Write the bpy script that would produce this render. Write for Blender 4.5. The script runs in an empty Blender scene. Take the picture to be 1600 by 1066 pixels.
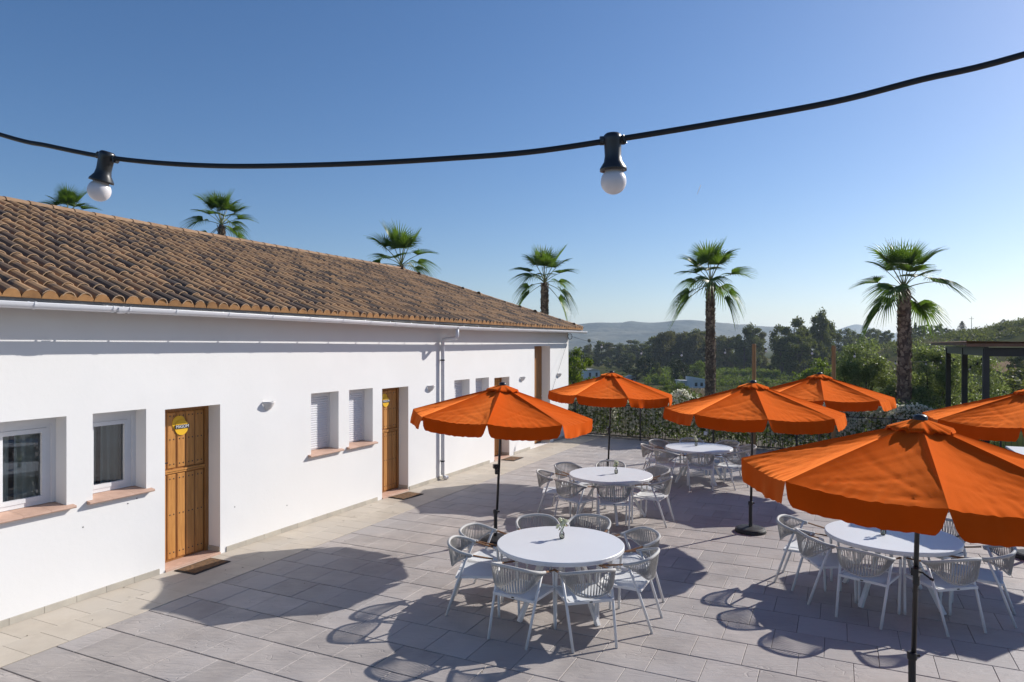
import bpy, math, random
import numpy as np
from mathutils import Vector, Matrix, Euler

random.seed(7)
RNG = np.random.default_rng(7)
scene = bpy.context.scene
COL = scene.collection
R = math.radians
F = 1066.667            # focal length in pixels of the 1600 px wide photograph
HZ = 539.0              # row of the horizon
EYE = 3.0

# ------------------------------------------------------------------ camera
cam_d = bpy.data.cameras.new('camera')
cam_d.lens = 24.0
cam_d.sensor_width = 36.0
cam_d.shift_y = 6.0 / 1600.0
cam_d.clip_start = 0.05
cam_d.clip_end = 20000.0
cam = bpy.data.objects.new('camera', cam_d)
cam.location = (0, 0, EYE)
cam.rotation_euler = (R(90), 0, 0)
COL.objects.link(cam)
scene.camera = cam

# ------------------------------------------------------------------ sky and sun
SUN_EL = R(29.8)
SUN_AZ = (0.855, 0.519)                      # horizontal direction towards the sun
world = bpy.data.worlds.new('World')
scene.world = world
world.use_nodes = True
wn = world.node_tree
for n in list(wn.nodes):
    wn.nodes.remove(n)
sky = wn.nodes.new('ShaderNodeTexSky')
sky.sky_type = 'NISHITA'
sky.sun_disc = False
sky.sun_elevation = SUN_EL
sky.sun_rotation = math.atan2(SUN_AZ[0], SUN_AZ[1])
sky.altitude = 60.0
sky.air_density = 1.0
sky.dust_density = 0.5
sky.ozone_density = 4.0
bg = wn.nodes.new('ShaderNodeBackground')
bg.inputs['Strength'].default_value = 0.099
wo = wn.nodes.new('ShaderNodeOutputWorld')
hs = wn.nodes.new('ShaderNodeHueSaturation')
hs.inputs['Saturation'].default_value = 1.16
wn.links.new(sky.outputs['Color'], hs.inputs['Color'])
tn = wn.nodes.new('ShaderNodeVectorMath')
tn.operation = 'MULTIPLY'
tn.inputs[1].default_value = (1.0, 0.955, 1.01)
wn.links.new(hs.outputs['Color'], tn.inputs[0])
wn.links.new(tn.outputs['Vector'], bg.inputs['Color'])
wn.links.new(bg.outputs['Background'], wo.inputs['Surface'])
sun_d = bpy.data.lights.new('sun', 'SUN')
sun_d.energy = 5.0
sun_d.angle = R(0.53)
sun_d.color = (1.0, 0.955, 0.89)
sun = bpy.data.objects.new('sun', sun_d)
_sd = Vector((SUN_AZ[0] * math.cos(SUN_EL), SUN_AZ[1] * math.cos(SUN_EL), math.sin(SUN_EL)))
sun.rotation_euler = (-_sd).to_track_quat('-Z', 'Y').to_euler()
sun.location = (40, 20, 40)
COL.objects.link(sun)
scene.view_settings.view_transform = 'Standard'
scene.view_settings.look = 'None'
scene.view_settings.exposure = 0.17
scene.view_settings.gamma = 1.0
scene.view_settings.use_curve_mapping = False
scene.render.engine = 'CYCLES'
scene.cycles.max_bounces = 8
scene.cycles.volume_bounces = 1
scene.cycles.transparent_max_bounces = 12
scene.cycles.use_denoising = True

# ------------------------------------------------------------------ materials
def _nodes(name):
    m = bpy.data.materials.new(name)
    m.use_nodes = True
    nt = m.node_tree
    b = nt.nodes['Principled BSDF']
    return m, nt, b

def mat(name, c1, c2=None, scale=5.0, rough=0.6, bump=0.0, bscale=None, detail=4.0, metal=0.0, spec=0.4,
        rand=0.0, stretch=(1, 1, 1), pos=True, c3=None, scale3=1.0, dist=0.01, island=False, bpos=(0.35, 0.65)):
    m, nt, b = _nodes(name)
    b.inputs['Roughness'].default_value = rough
    b.inputs['Metallic'].default_value = metal
    b.inputs['Specular IOR Level'].default_value = spec
    L = nt.links.new
    if pos:
        src = nt.nodes.new('ShaderNodeNewGeometry').outputs['Position']
    else:
        src = nt.nodes.new('ShaderNodeTexCoord').outputs['Object']
    mp = nt.nodes.new('ShaderNodeMapping')
    mp.inputs['Scale'].default_value = stretch
    L(src, mp.inputs['Vector'])
    vec = mp.outputs['Vector']
    if c2 is None:
        c2 = tuple(x * 0.88 for x in c1)
    nz = nt.nodes.new('ShaderNodeTexNoise')
    nz.inputs['Scale'].default_value = scale
    nz.inputs['Detail'].default_value = detail
    nz.inputs['Roughness'].default_value = 0.6
    L(vec, nz.inputs['Vector'])
    cr = nt.nodes.new('ShaderNodeValToRGB')
    cr.color_ramp.elements[0].position = bpos[0]
    cr.color_ramp.elements[1].position = bpos[1]
    cr.color_ramp.elements[0].color = (*c2, 1)
    cr.color_ramp.elements[1].color = (*c1, 1)
    L(nz.outputs['Fac'], cr.inputs['Fac'])
    col = cr.outputs['Color']
    if c3 is not None:
        n3 = nt.nodes.new('ShaderNodeTexNoise')
        n3.inputs['Scale'].default_value = scale3
        n3.inputs['Detail'].default_value = 3
        L(vec, n3.inputs['Vector'])
        r3 = nt.nodes.new('ShaderNodeValToRGB')
        r3.color_ramp.elements[0].position = 0.45
        r3.color_ramp.elements[1].position = 0.62
        L(n3.outputs['Fac'], r3.inputs['Fac'])
        mx = nt.nodes.new('ShaderNodeMix')
        mx.data_type = 'RGBA'
        L(r3.outputs['Color'], mx.inputs['Factor'])
        L(col, mx.inputs['A'])
        mx.inputs['B'].default_value = (*c3, 1)
        col = mx.outputs['Result']
    if rand > 0:
        if island:
            rv = nt.nodes.new('ShaderNodeNewGeometry').outputs['Random Per Island']
        else:
            rv = nt.nodes.new('ShaderNodeObjectInfo').outputs['Random']
        mr = nt.nodes.new('ShaderNodeMapRange')
        mr.inputs['To Min'].default_value = 1.0 - rand
        mr.inputs['To Max'].default_value = 1.0 + rand
        L(rv, mr.inputs['Value'])
        mm = nt.nodes.new('ShaderNodeVectorMath')
        mm.operation = 'SCALE'
        L(col, mm.inputs[0])
        L(mr.outputs['Result'], mm.inputs['Scale'])
        col = mm.outputs['Vector']
    L(col, b.inputs['Base Color'])
    if bump > 0:
        n2 = nt.nodes.new('ShaderNodeTexNoise')
        n2.inputs['Scale'].default_value = bscale or scale * 3
        n2.inputs['Detail'].default_value = 5
        L(vec, n2.inputs['Vector'])
        bp = nt.nodes.new('ShaderNodeBump')
        bp.inputs['Strength'].default_value = bump
        bp.inputs['Distance'].default_value = dist
        L(n2.outputs['Fac'], bp.inputs['Height'])
        L(bp.outputs['Normal'], b.inputs['Normal'])
    return m

def leafmat(name, c1, c2, trans=0.35, rough=0.45, spec=0.4, scale=1.5, tint=(1.25, 1.35, 0.55)):
    """Leaf: per-leaf random tint, light comes through the blade."""
    m, nt, b = _nodes(name)
    L = nt.links.new
    g = nt.nodes.new('ShaderNodeNewGeometry')
    cr = nt.nodes.new('ShaderNodeValToRGB')
    cr.color_ramp.elements[0].color = (*c1, 1)
    cr.color_ramp.elements[1].color = (*c2, 1)
    L(g.outputs['Random Per Island'], cr.inputs['Fac'])
    L(cr.outputs['Color'], b.inputs['Base Color'])
    b.inputs['Roughness'].default_value = rough
    b.inputs['Specular IOR Level'].default_value = spec
    t = nt.nodes.new('ShaderNodeBsdfTranslucent')
    mul = nt.nodes.new('ShaderNodeVectorMath')
    mul.operation = 'MULTIPLY'
    mul.inputs[1].default_value = tint
    L(cr.outputs['Color'], mul.inputs[0])
    L(mul.outputs['Vector'], t.inputs['Color'])
    mx = nt.nodes.new('ShaderNodeMixShader')
    mx.inputs['Fac'].default_value = trans
    L(b.outputs['BSDF'], mx.inputs[1])
    L(t.outputs['BSDF'], mx.inputs[2])
    L(mx.outputs['Shader'], nt.nodes['Material Output'].inputs['Surface'])
    return m

def fabricmat(name, c, c2, trans):
    m = mat(name, c, c2, scale=3.0, rough=0.9, bump=0.15, bscale=420, spec=0.03, pos=False, dist=0.002)
    nt = m.node_tree
    b = nt.nodes['Principled BSDF']
    # polyester cloth: broad warm gloss towards the low sun
    b.inputs['Roughness'].default_value = 0.9
    b.inputs['Specular IOR Level'].default_value = 0.0
    b.inputs['Sheen Weight'].default_value = 1.0
    b.inputs['Sheen Roughness'].default_value = 0.45
    b.inputs['Sheen Tint'].default_value = (1.0, 0.29, 0.07, 1)
    t = nt.nodes.new('ShaderNodeBsdfTranslucent')
    t.inputs['Color'].default_value = (c[0] * 1.0, c[1] * 0.5, c[2] * 0.4, 1)
    mx = nt.nodes.new('ShaderNodeMixShader')
    mx.inputs['Fac'].default_value = trans
    nt.links.new(b.outputs['BSDF'], mx.inputs[1])
    nt.links.new(t.outputs['BSDF'], mx.inputs[2])
    nt.links.new(mx.outputs['Shader'], nt.nodes['Material Output'].inputs['Surface'])
    return m

def glassmat(name, tint, refl=0.12):
    m, nt, b = _nodes(name)
    nt.nodes.remove(b)
    L = nt.links.new
    tr = nt.nodes.new('ShaderNodeBsdfTransparent')
    tr.inputs['Color'].default_value = (*tint, 1)
    gl = nt.nodes.new('ShaderNodeBsdfGlossy')
    gl.inputs['Roughness'].default_value = 0.01
    gl.inputs['Color'].default_value = (0.95, 0.97, 1, 1)
    fr = nt.nodes.new('ShaderNodeFresnel')
    fr.inputs['IOR'].default_value = 1.5
    ad = nt.nodes.new('ShaderNodeMath')
    ad.operation = 'ADD'
    ad.inputs[1].default_value = refl
    L(fr.outputs['Fac'], ad.inputs[0])
    mx = nt.nodes.new('ShaderNodeMixShader')
    L(ad.outputs['Value'], mx.inputs['Fac'])
    L(tr.outputs['BSDF'], mx.inputs[1])
    L(gl.outputs['BSDF'], mx.inputs[2])
    L(mx.outputs['Shader'], nt.nodes['Material Output'].inputs['Surface'])
    return m

def tilemat(name, island):
    """Fired clay roof tile: every tile its own mix of ochre, brown and soot-dark, mottled."""
    m, nt, b = _nodes(name)
    L = nt.links.new
    if island:
        rv = nt.nodes.new('ShaderNodeNewGeometry').outputs['Random Per Island']
    else:
        rv = nt.nodes.new('ShaderNodeObjectInfo').outputs['Random']
    cr = nt.nodes.new('ShaderNodeValToRGB')
    e = cr.color_ramp.elements
    e[0].position, e[0].color = 0.0, (0.075, 0.06, 0.05, 1)
    e[1].position, e[1].color = 1.0, (0.46, 0.27, 0.13, 1)
    for p, c in ((0.25, (0.18, 0.118, 0.076)), (0.5, (0.33, 0.195, 0.098)), (0.75, (0.41, 0.25, 0.132))):
        k = e.new(p)
        k.color = (*c, 1)
    L(rv, cr.inputs['Fac'])
    nz = nt.nodes.new('ShaderNodeTexNoise')
    nz.inputs['Scale'].default_value = 5.0
    nz.inputs['Detail'].default_value = 4
    L(nt.nodes.new('ShaderNodeNewGeometry').outputs['Position'], nz.inputs['Vector'])
    r2 = nt.nodes.new('ShaderNodeValToRGB')
    r2.color_ramp.elements[0].position = 0.50
    r2.color_ramp.elements[1].position = 0.72
    L(nz.outputs['Fac'], r2.inputs['Fac'])
    mx = nt.nodes.new('ShaderNodeMix')
    mx.data_type = 'RGBA'
    L(r2.outputs['Color'], mx.inputs['Factor'])
    L(cr.outputs['Color'], mx.inputs['A'])
    mx.inputs['B'].default_value = (0.105, 0.085, 0.073, 1)
    L(mx.outputs['Result'], b.inputs['Base Color'])
    b.inputs['Roughness'].default_value = 0.75
    b.inputs['Specular IOR Level'].default_value = 0.3
    return m

def slabmat():
    """Stamped grey concrete: blotches, fine streaks and slate-like relief."""
    m = mat('stamped_concrete', (0.445, 0.398, 0.365), (0.335, 0.30, 0.28), scale=2.2, rough=0.62, spec=0.35,
            rand=0.10, c3=(0.39, 0.36, 0.345), scale3=0.7, detail=7)
    nt = m.node_tree
    b = nt.nodes['Principled BSDF']
    L = nt.links.new
    geo = nt.nodes.new('ShaderNodeNewGeometry').outputs['Position']
    mp = nt.nodes.new('ShaderNodeMapping')
    mp.inputs['Rotation'].default_value = (0, 0, R(35))
    mp.inputs['Scale'].default_value = (1.0, 3.2, 1.0)
    L(geo, mp.inputs['Vector'])
    n1 = nt.nodes.new('ShaderNodeTexNoise')
    n1.inputs['Scale'].default_value = 3.2
    n1.inputs['Detail'].default_value = 8
    n1.inputs['Roughness'].default_value = 0.62
    n1.inputs['Distortion'].default_value = 1.2
    L(mp.outputs['Vector'], n1.inputs['Vector'])
    bp = nt.nodes.new('ShaderNodeBump')
    bp.inputs['Strength'].default_value = 0.75
    bp.inputs['Distance'].default_value = 0.014
    L(n1.outputs['Fac'], bp.inputs['Height'])
    # slate-like split edges: short curved ridges
    vo = nt.nodes.new('ShaderNodeTexVoronoi')
    vo.feature = 'DISTANCE_TO_EDGE'
    vo.inputs['Scale'].default_value = 2.4
    dsp_ = nt.nodes.new('ShaderNodeVectorMath')
    dsp_.operation = 'ADD'
    nd = nt.nodes.new('ShaderNodeTexNoise')
    nd.inputs['Scale'].default_value = 2.0
    nd.inputs['Detail'].default_value = 3
    L(geo, nd.inputs['Vector'])
    L(mp.outputs['Vector'], dsp_.inputs[0])
    L(nd.outputs['Color'], dsp_.inputs[1])
    L(dsp_.outputs['Vector'], vo.inputs['Vector'])
    mrr = nt.nodes.new('ShaderNodeMapRange')
    mrr.inputs['From Max'].default_value = 0.035
    L(vo.outputs['Distance'], mrr.inputs['Value'])
    nm = nt.nodes.new('ShaderNodeTexNoise')
    nm.inputs['Scale'].default_value = 1.7
    L(geo, nm.inputs['Vector'])
    gate = nt.nodes.new('ShaderNodeMapRange')
    gate.inputs['From Min'].default_value = 0.5
    gate.inputs['From Max'].default_value = 0.62
    L(nm.outputs['Fac'], gate.inputs['Value'])
    mu = nt.nodes.new('ShaderNodeMix')
    mu.data_type = 'FLOAT'
    L(gate.outputs['Result'], mu.inputs['Factor'])
    mu.inputs['A'].default_value = 1.0
    L(mrr.outputs['Result'], mu.inputs['B'])
    b2 = nt.nodes.new('ShaderNodeBump')
    b2.inputs['Strength'].default_value = 0.6
    b2.inputs['Distance'].default_value = 0.006
    L(mu.outputs['Result'], b2.inputs['Height'])
    L(bp.outputs['Normal'], b2.inputs['Normal'])
    L(b2.outputs['Normal'], b.inputs['Normal'])
    return m

M = {}
M['plaster'] = mat('white_plaster', (0.80, 0.79, 0.775), (0.765, 0.757, 0.745), scale=1.3, c3=(0.775, 0.763, 0.745), scale3=0.55, rough=0.85, bump=0.12, bscale=14, dist=0.01, spec=0.2)
M['beige_tile'] = mat('beige_tile', (0.54, 0.475, 0.39), (0.47, 0.41, 0.335), scale=3.0, rough=0.6, rand=0.06, bump=0.1, bscale=40, c3=(0.50, 0.445, 0.375), scale3=1.2)
M['beige_joint'] = mat('tile_joint', (0.36, 0.32, 0.26))
M['skirt'] = mat('skirting_stone', (0.47, 0.43, 0.36), (0.40, 0.365, 0.31), scale=4, rand=0.08)
M['slab'] = slabmat()
M['joint'] = mat('concrete_joint', (0.085, 0.08, 0.08), (0.06, 0.058, 0.058), scale=6, rough=0.9)
M['tile'] = tilemat('clay_roof_tile', False)
M['tile_far'] = tilemat('clay_roof_tile_mass', True)
M['channel'] = mat('clay_channel_shaded', (0.085, 0.06, 0.045), (0.045, 0.035, 0.03), scale=4, rough=0.9)  # clay darkened to paint in the shade between the barrels
M['mortar'] = mat('ochre_mortar', (0.36, 0.185, 0.07), (0.27, 0.135, 0.052), scale=9, rough=0.9, rand=0.18)
M['ridge'] = mat('ridge_clay', (0.36, 0.23, 0.135), (0.29, 0.175, 0.10), scale=5, rough=0.85, rand=0.12)
M['gutter'] = mat('white_aluminium', (0.74, 0.75, 0.78), (0.70, 0.71, 0.74), scale=2, rough=0.32, spec=0.5)
M['pipe'] = mat('white_pipe', (0.66, 0.67, 0.71), (0.62, 0.63, 0.67), scale=2, rough=0.4)
M['dark_metal'] = mat('dark_metal', (0.018, 0.018, 0.02), (0.012, 0.012, 0.013), rough=0.42, spec=0.5)
M['pvc'] = mat('white_pvc', (0.70, 0.70, 0.71), (0.67, 0.67, 0.68), rough=0.35)
M['shutter'] = mat('shutter_slat', (0.70, 0.70, 0.72), (0.66, 0.66, 0.69), rough=0.45)
M['glass'] = glassmat('window_glass', (0.8, 0.84, 0.83), 0.06)
M['curtain'] = mat('sage_curtain', (0.55, 0.56, 0.49), (0.42, 0.43, 0.38), scale=3, rough=0.9, stretch=(1, 1, 0.1))
M['sill'] = mat('terracotta_sill', (0.54, 0.36, 0.275), (0.46, 0.295, 0.22), scale=6, rough=0.7, rand=0.08, bump=0.1, bscale=50)
M['wood_door'] = mat('varnished_door_wood', (0.54, 0.25, 0.068), (0.42, 0.185, 0.046), scale=7, rough=0.42, stretch=(5, 5, 0.45), detail=6, rand=0.08, bump=0.08, bscale=30)
M['wood_frame'] = mat('door_frame_wood', (0.36, 0.165, 0.05), (0.25, 0.11, 0.032), scale=7, rough=0.45, stretch=(5, 5, 0.45), detail=6)
M['yellow'] = mat('sign_yellow', (0.80, 0.47, 0.02), (0.74, 0.42, 0.02), rough=0.45)
M['sign_black'] = mat('sign_black', (0.03, 0.03, 0.035), rough=0.4)
M['sign_white'] = mat('sign_white', (0.75, 0.75, 0.75), rough=0.5)
M['mat_fibre'] = mat('coir_mat', (0.22, 0.125, 0.06), (0.10, 0.06, 0.035), scale=30, rough=0.95, bump=0.5, bscale=160)
M['rubber'] = mat('mat_rubber', (0.035, 0.032, 0.03), rough=0.8)
M['lamp_white'] = mat('sconce_white', (0.72, 0.70, 0.68), rough=0.5)
M['canvas'] = fabricmat('orange_canvas', (0.62, 0.073, 0.004), (0.56, 0.063, 0.003), 0.0)
M['pole'] = mat('umbrella_pole_metal', (0.022, 0.022, 0.024), (0.016, 0.016, 0.017), rough=0.38, spec=0.5)
M['base_plastic'] = mat('umbrella_base', (0.022, 0.022, 0.024), (0.015, 0.015, 0.016), scale=8, rough=0.55)
M['rib_metal'] = mat('rib_metal', (0.42, 0.42, 0.43), rough=0.4)
M['table_white'] = mat('table_top_white', (0.75, 0.755, 0.76), (0.72, 0.725, 0.73), scale=1.5, rough=0.42, pos=False)
M['chair_white'] = mat('chair_frame_white', (0.72, 0.715, 0.71), (0.69, 0.685, 0.68), rough=0.4)
M['seat_white'] = mat('chair_seat_mesh', (0.66, 0.67, 0.68), (0.62, 0.63, 0.64), scale=3, rough=0.75, bump=0.2, bscale=400, dist=0.002)
M['rope'] = mat('grey_rope', (0.43, 0.41, 0.385), (0.35, 0.335, 0.315), scale=60, rough=0.9)
M['rim_rope'] = mat('pale_rim', (0.52, 0.505, 0.48), (0.46, 0.445, 0.42), scale=50, rough=0.7)
M['teak'] = mat('teak_arm', (0.30, 0.155, 0.07), (0.20, 0.095, 0.04), scale=8, rough=0.55, pos=False)
M['vase_glass'] = glassmat('vase_glass', (0.93, 0.95, 0.92), 0.05)
M['water'] = glassmat('vase_water', (0.72, 0.70, 0.62), 0.02)
M['petal'] = leafmat('flower_petal', (0.72, 0.74, 0.55), (0.82, 0.82, 0.74), 0.3, tint=(1, 1, 0.9))
M['stem'] = mat('flower_stem', (0.09, 0.16, 0.04))
M['bulb'] = mat('opal_bulb', (0.74, 0.70, 0.70), (0.72, 0.68, 0.68), rough=0.28)
M['cable'] = mat('black_cable', (0.014, 0.014, 0.016), rough=0.5)
M['socket'] = mat('black_socket', (0.02, 0.02, 0.022), rough=0.35, spec=0.6)
M['post_wood'] = mat('post_wood', (0.36, 0.205, 0.085), (0.26, 0.14, 0.055), scale=6, rough=0.7, stretch=(5, 5, 0.5))
M['tin'] = mat('rusty_tin', (0.24, 0.125, 0.075), (0.17, 0.09, 0.055), scale=3, rough=0.7)
M['rattan'] = mat('rattan_shade', (0.40, 0.27, 0.16), (0.30, 0.2, 0.11), scale=20, rough=0.9)
M['trunk_palm'] = mat('palm_trunk', (0.22, 0.15, 0.11), (0.10, 0.065, 0.05), scale=9, rough=0.95, bump=0.4, bscale=30)
M['boot'] = leafmat('palm_leaf_base', (0.10, 0.06, 0.045), (0.46, 0.34, 0.25), 0.05, rough=0.8, tint=(1, 1, 1))
M['frond'] = leafmat('palm_frond', (0.06, 0.11, 0.022), (0.14, 0.21, 0.05), 0.45, rough=0.42)
M['petiole'] = mat('palm_petiole', (0.20, 0.22, 0.07), (0.15, 0.15, 0.05), scale=4)
M['bark'] = mat('tree_bark', (0.14, 0.11, 0.085), (0.08, 0.06, 0.048), scale=3, rough=0.95)
M['leaf_olive'] = leafmat('olive_leaf', (0.10, 0.125, 0.055), (0.28, 0.31, 0.18), 0.48, rough=0.45, spec=0.4)
M['leaf_dark'] = leafmat('dark_leaf', (0.022, 0.032, 0.012), (0.05, 0.064, 0.022), 0.15, rough=0.6, spec=0.15)
M['leaf_euca'] = leafmat('euca_leaf', (0.075, 0.085, 0.03), (0.155, 0.16, 0.06), 0.38, rough=0.65, spec=0.15)
M['leaf_grey'] = leafmat('greyish_leaf', (0.085, 0.08, 0.045), (0.17, 0.15, 0.09), 0.35, rough=0.8, spec=0.1)
M['leaf_bright'] = leafmat('bright_leaf', (0.075, 0.11, 0.018), (0.18, 0.215, 0.04), 0.45, rough=0.6, spec=0.2)
M['leaf_hedge'] = leafmat('oleander_leaf', (0.045, 0.07, 0.022), (0.20, 0.24, 0.10), 0.45, rough=0.4, spec=0.45)
M['flower_hedge'] = leafmat('oleander_flower', (0.80, 0.78, 0.66), (0.88, 0.86, 0.78), 0.6, tint=(1, 1, 0.95))
M['house_white'] = mat('far_white_wall', (0.66, 0.67, 0.68), rough=0.9)
M['house_roof'] = mat('far_roof', (0.42, 0.40, 0.38), rough=0.9)
M['house_window'] = mat('far_window', (0.04, 0.05, 0.06), rough=0.2)
M['terrain'] = mat('valley_ground', (0.075, 0.085, 0.032), (0.035, 0.045, 0.018), scale=0.05, rough=0.95, spec=0.0, detail=8, c3=(0.12, 0.105, 0.055), scale3=0.012)
M['field'] = mat('ploughed_field', (0.34, 0.235, 0.15), (0.27, 0.18, 0.115), scale=0.12, rough=0.95, spec=0.0, stretch=(1, 1, 1))
M['mountain'] = mat('mountain_scrub', (0.13, 0.13, 0.11), (0.04, 0.05, 0.05), scale=0.006, rough=0.95, spec=0.0, detail=8, bump=1.0, bscale=0.004, dist=80, c3=(0.17, 0.155, 0.12), scale3=0.0025)
M['dry'] = leafmat('dry_grass', (0.30, 0.22, 0.13), (0.38, 0.29, 0.17), 0.2, tint=(1, 1, 1))
M['contrail'] = leafmat('contrail_white', (0.9, 0.9, 0.92), (0.92, 0.92, 0.94), 0.5, rough=1.0, spec=0.0, tint=(1, 1, 1))
M['soil'] = mat('bed_soil', (0.12, 0.095, 0.07), (0.07, 0.055, 0.04), scale=4, rough=0.95)
M['kerb'] = mat('kerb_stone', (0.30, 0.285, 0.27), (0.23, 0.22, 0.21), scale=4, rough=0.85)

# ------------------------------------------------------------------ mesh helpers
class MB:
    def __init__(self):
        self.v = []
        self.f = []
    def add(self, vs, fs):
        o = len(self.v)
        self.v.extend([tuple(p) for p in vs])
        self.f.extend([tuple(i + o for i in q) for q in fs])
        return self
    def box(self, a, b):
        x0, y0, z0 = a
        x1, y1, z1 = b
        vs = [(x0, y0, z0), (x1, y0, z0), (x1, y1, z0), (x0, y1, z0), (x0, y0, z1), (x1, y0, z1), (x1, y1, z1), (x0, y1, z1)]
        return self.add(vs, [(0, 3, 2, 1), (4, 5, 6, 7), (0, 1, 5, 4), (1, 2, 6, 5), (2, 3, 7, 6), (3, 0, 4, 7)])
    def cbox(self, a, b, c=0.004):
        """box with chamfered top edges"""
        x0, y0, z0 = a
        x1, y1, z1 = b
        vs = [(x0, y0, z0), (x1, y0, z0), (x1, y1, z0), (x0, y1, z0), (x0, y0, z1 - c), (x1, y0, z1 - c), (x1, y1, z1 - c), (x0, y1, z1 - c),
              (x0 + c, y0 + c, z1), (x1 - c, y0 + c, z1), (x1 - c, y1 - c, z1), (x0 + c, y1 - c, z1)]
        fs = [(0, 3, 2, 1), (0, 1, 5, 4), (1, 2, 6, 5), (2, 3, 7, 6), (3, 0, 4, 7), (4, 5, 9, 8), (5, 6, 10, 9), (6, 7, 11, 10), (7, 4, 8, 11), (8, 9, 10, 11)]
        return self.add(vs, fs)
    def tube(self, pts, r, sides=8, caps=True, flat=1.0, up=(0, 0, 1)):
        pts = [Vector(p) for p in pts]
        n = len(pts)
        rs = r if isinstance(r, (list, tuple)) else [r] * n
        vs = []
        u = Vector(up)
        for i, p in enumerate(pts):
            t = (pts[min(i + 1, n - 1)] - pts[max(i - 1, 0)]).normalized()
            w = u if abs(t.dot(u)) < 0.98 else Vector((0, 1, 0)) if abs(t.y) < 0.9 else Vector((1, 0, 0))
            a = t.cross(w).normalized()
            b = a.cross(t).normalized()
            for k in range(sides):
                th = 2 * math.pi * (k + 0.5) / sides
                vs.append(p + a * math.cos(th) * rs[i] + b * math.sin(th) * rs[i] * flat)
        fs = []
        for i in range(n - 1):
            for k in range(sides):
                k2 = (k + 1) % sides
                fs.append((i * sides + k, i * sides + k2, (i + 1) * sides + k2, (i + 1) * sides + k))
        if caps:
            fs.append(tuple(reversed(range(sides))))
            fs.append(tuple((n - 1) * sides + k for k in range(sides)))
        return self.add(vs, fs)
    def bar(self, a, b, w, h, up=(0, 0, 1)):
        a = Vector(a)
        b = Vector(b)
        t = (b - a).normalized()
        u = Vector(up)
        if abs(t.dot(u)) > 0.98:
            u = Vector((0, 1, 0))
        s = t.cross(u).normalized()
        n = s.cross(t).normalized()
        vs = []
        for p in (a, b):
            for x, y in ((-1, -1), (1, -1), (1, 1), (-1, 1)):
                vs.append(p + s * x * w / 2 + n * y * h / 2)
        return self.add(vs, [(0, 1, 2, 3), (7, 6, 5, 4), (0, 4, 5, 1), (1, 5, 6, 2), (2, 6, 7, 3), (3, 7, 4, 0)])
    def lathe(self, prof, sides=24, c=(0, 0, 0), a0=0.0, a1=2 * math.pi):
        full = abs(a1 - a0 - 2 * math.pi) < 1e-6
        n = sides if full else sides + 1
        vs = []
        for r, z in prof:
            for k in range(n):
                th = a0 + (a1 - a0) * k / sides
                vs.append((c[0] + r * math.cos(th), c[1] + r * math.sin(th), c[2] + z))
        fs = []
        for i in range(len(prof) - 1):
            for k in range(sides):
                k2 = (k + 1) % n
                fs.append((i * n + k, i * n + k2, (i + 1) * n + k2, (i + 1) * n + k))
        return self.add(vs, fs)
    def grid(self, P):
        """P: (a,b,3) array"""
        a, b = len(P), len(P[0])
        vs = [tuple(P[i][j]) for i in range(a) for j in range(b)]
        fs = [(i * b + j, i * b + j + 1, (i + 1) * b + j + 1, (i + 1) * b + j) for i in range(a - 1) for j in range(b - 1)]
        return self.add(vs, fs)
    def mesh(self, name, m, smooth=False):
        me = bpy.data.meshes.new(name)
        me.from_pydata(self.v, [], self.f)
        if m is not None:
            me.materials.append(m)
        if smooth:
            me.polygons.foreach_set('use_smooth', [True] * len(me.polygons))
        me.update()
        return me

def link(name, me, parent=None, loc=(0, 0, 0), rot=(0, 0, 0), sc=None, kind=None):
    o = bpy.data.objects.new(name, me)
    o.location = loc
    o.rotation_euler = rot
    if sc is not None:
        o.scale = sc if isinstance(sc, (tuple, list)) else (sc, sc, sc)
    if parent is not None:
        o.parent = parent
    if kind:
        o['kind'] = kind
    COL.objects.link(o)
    return o

def part(name, mb, m, parent=None, smooth=False, **k):
    return link(name, mb.mesh(name, m, smooth), parent, **k)

def thing(name, label, cat, loc=(0, 0, 0), rotz=0.0, group=None):
    o = bpy.data.objects.new(name, None)
    o.location = loc
    o.rotation_euler = (0, 0, rotz)
    o.empty_display_size = 0.1
    COL.objects.link(o)
    tag(o, label, cat, group)
    return o

def tag(o, label, cat, group=None, kind=None):
    o['label'] = label
    o['category'] = cat
    if group:
        o['group'] = group
    if kind:
        o['kind'] = kind
    return o

CH = {}
def kids(o):
    return [c for c in o.children]

def copy_tree(o, loc, rot, label, sc=None):
    c = o.copy()
    COL.objects.link(c)
    c.location = loc
    c.rotation_euler = rot
    if sc is not None:
        c.scale = (sc, sc, sc)
    if label:
        c['label'] = label
    for k in kids(o):
        d = k.copy()
        COL.objects.link(d)
        d.parent = c
        for g in kids(k):
            e = g.copy()
            COL.objects.link(e)
            e.parent = d
    return c

def quads_mesh(name, P, m):
    """P: (n,4,3) loose quads"""
    n = len(P)
    me = bpy.data.meshes.new(name)
    me.vertices.add(n * 4)
    me.vertices.foreach_set('co', np.ascontiguousarray(P, dtype=np.float32).reshape(-1))
    me.loops.add(n * 4)
    me.loops.foreach_set('vertex_index', np.arange(n * 4, dtype=np.int32))
    me.polygons.add(n)
    me.polygons.foreach_set('loop_start', np.arange(n, dtype=np.int32) * 4)
    me.materials.append(m)
    me.update(calc_edges=True)
    return me

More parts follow.
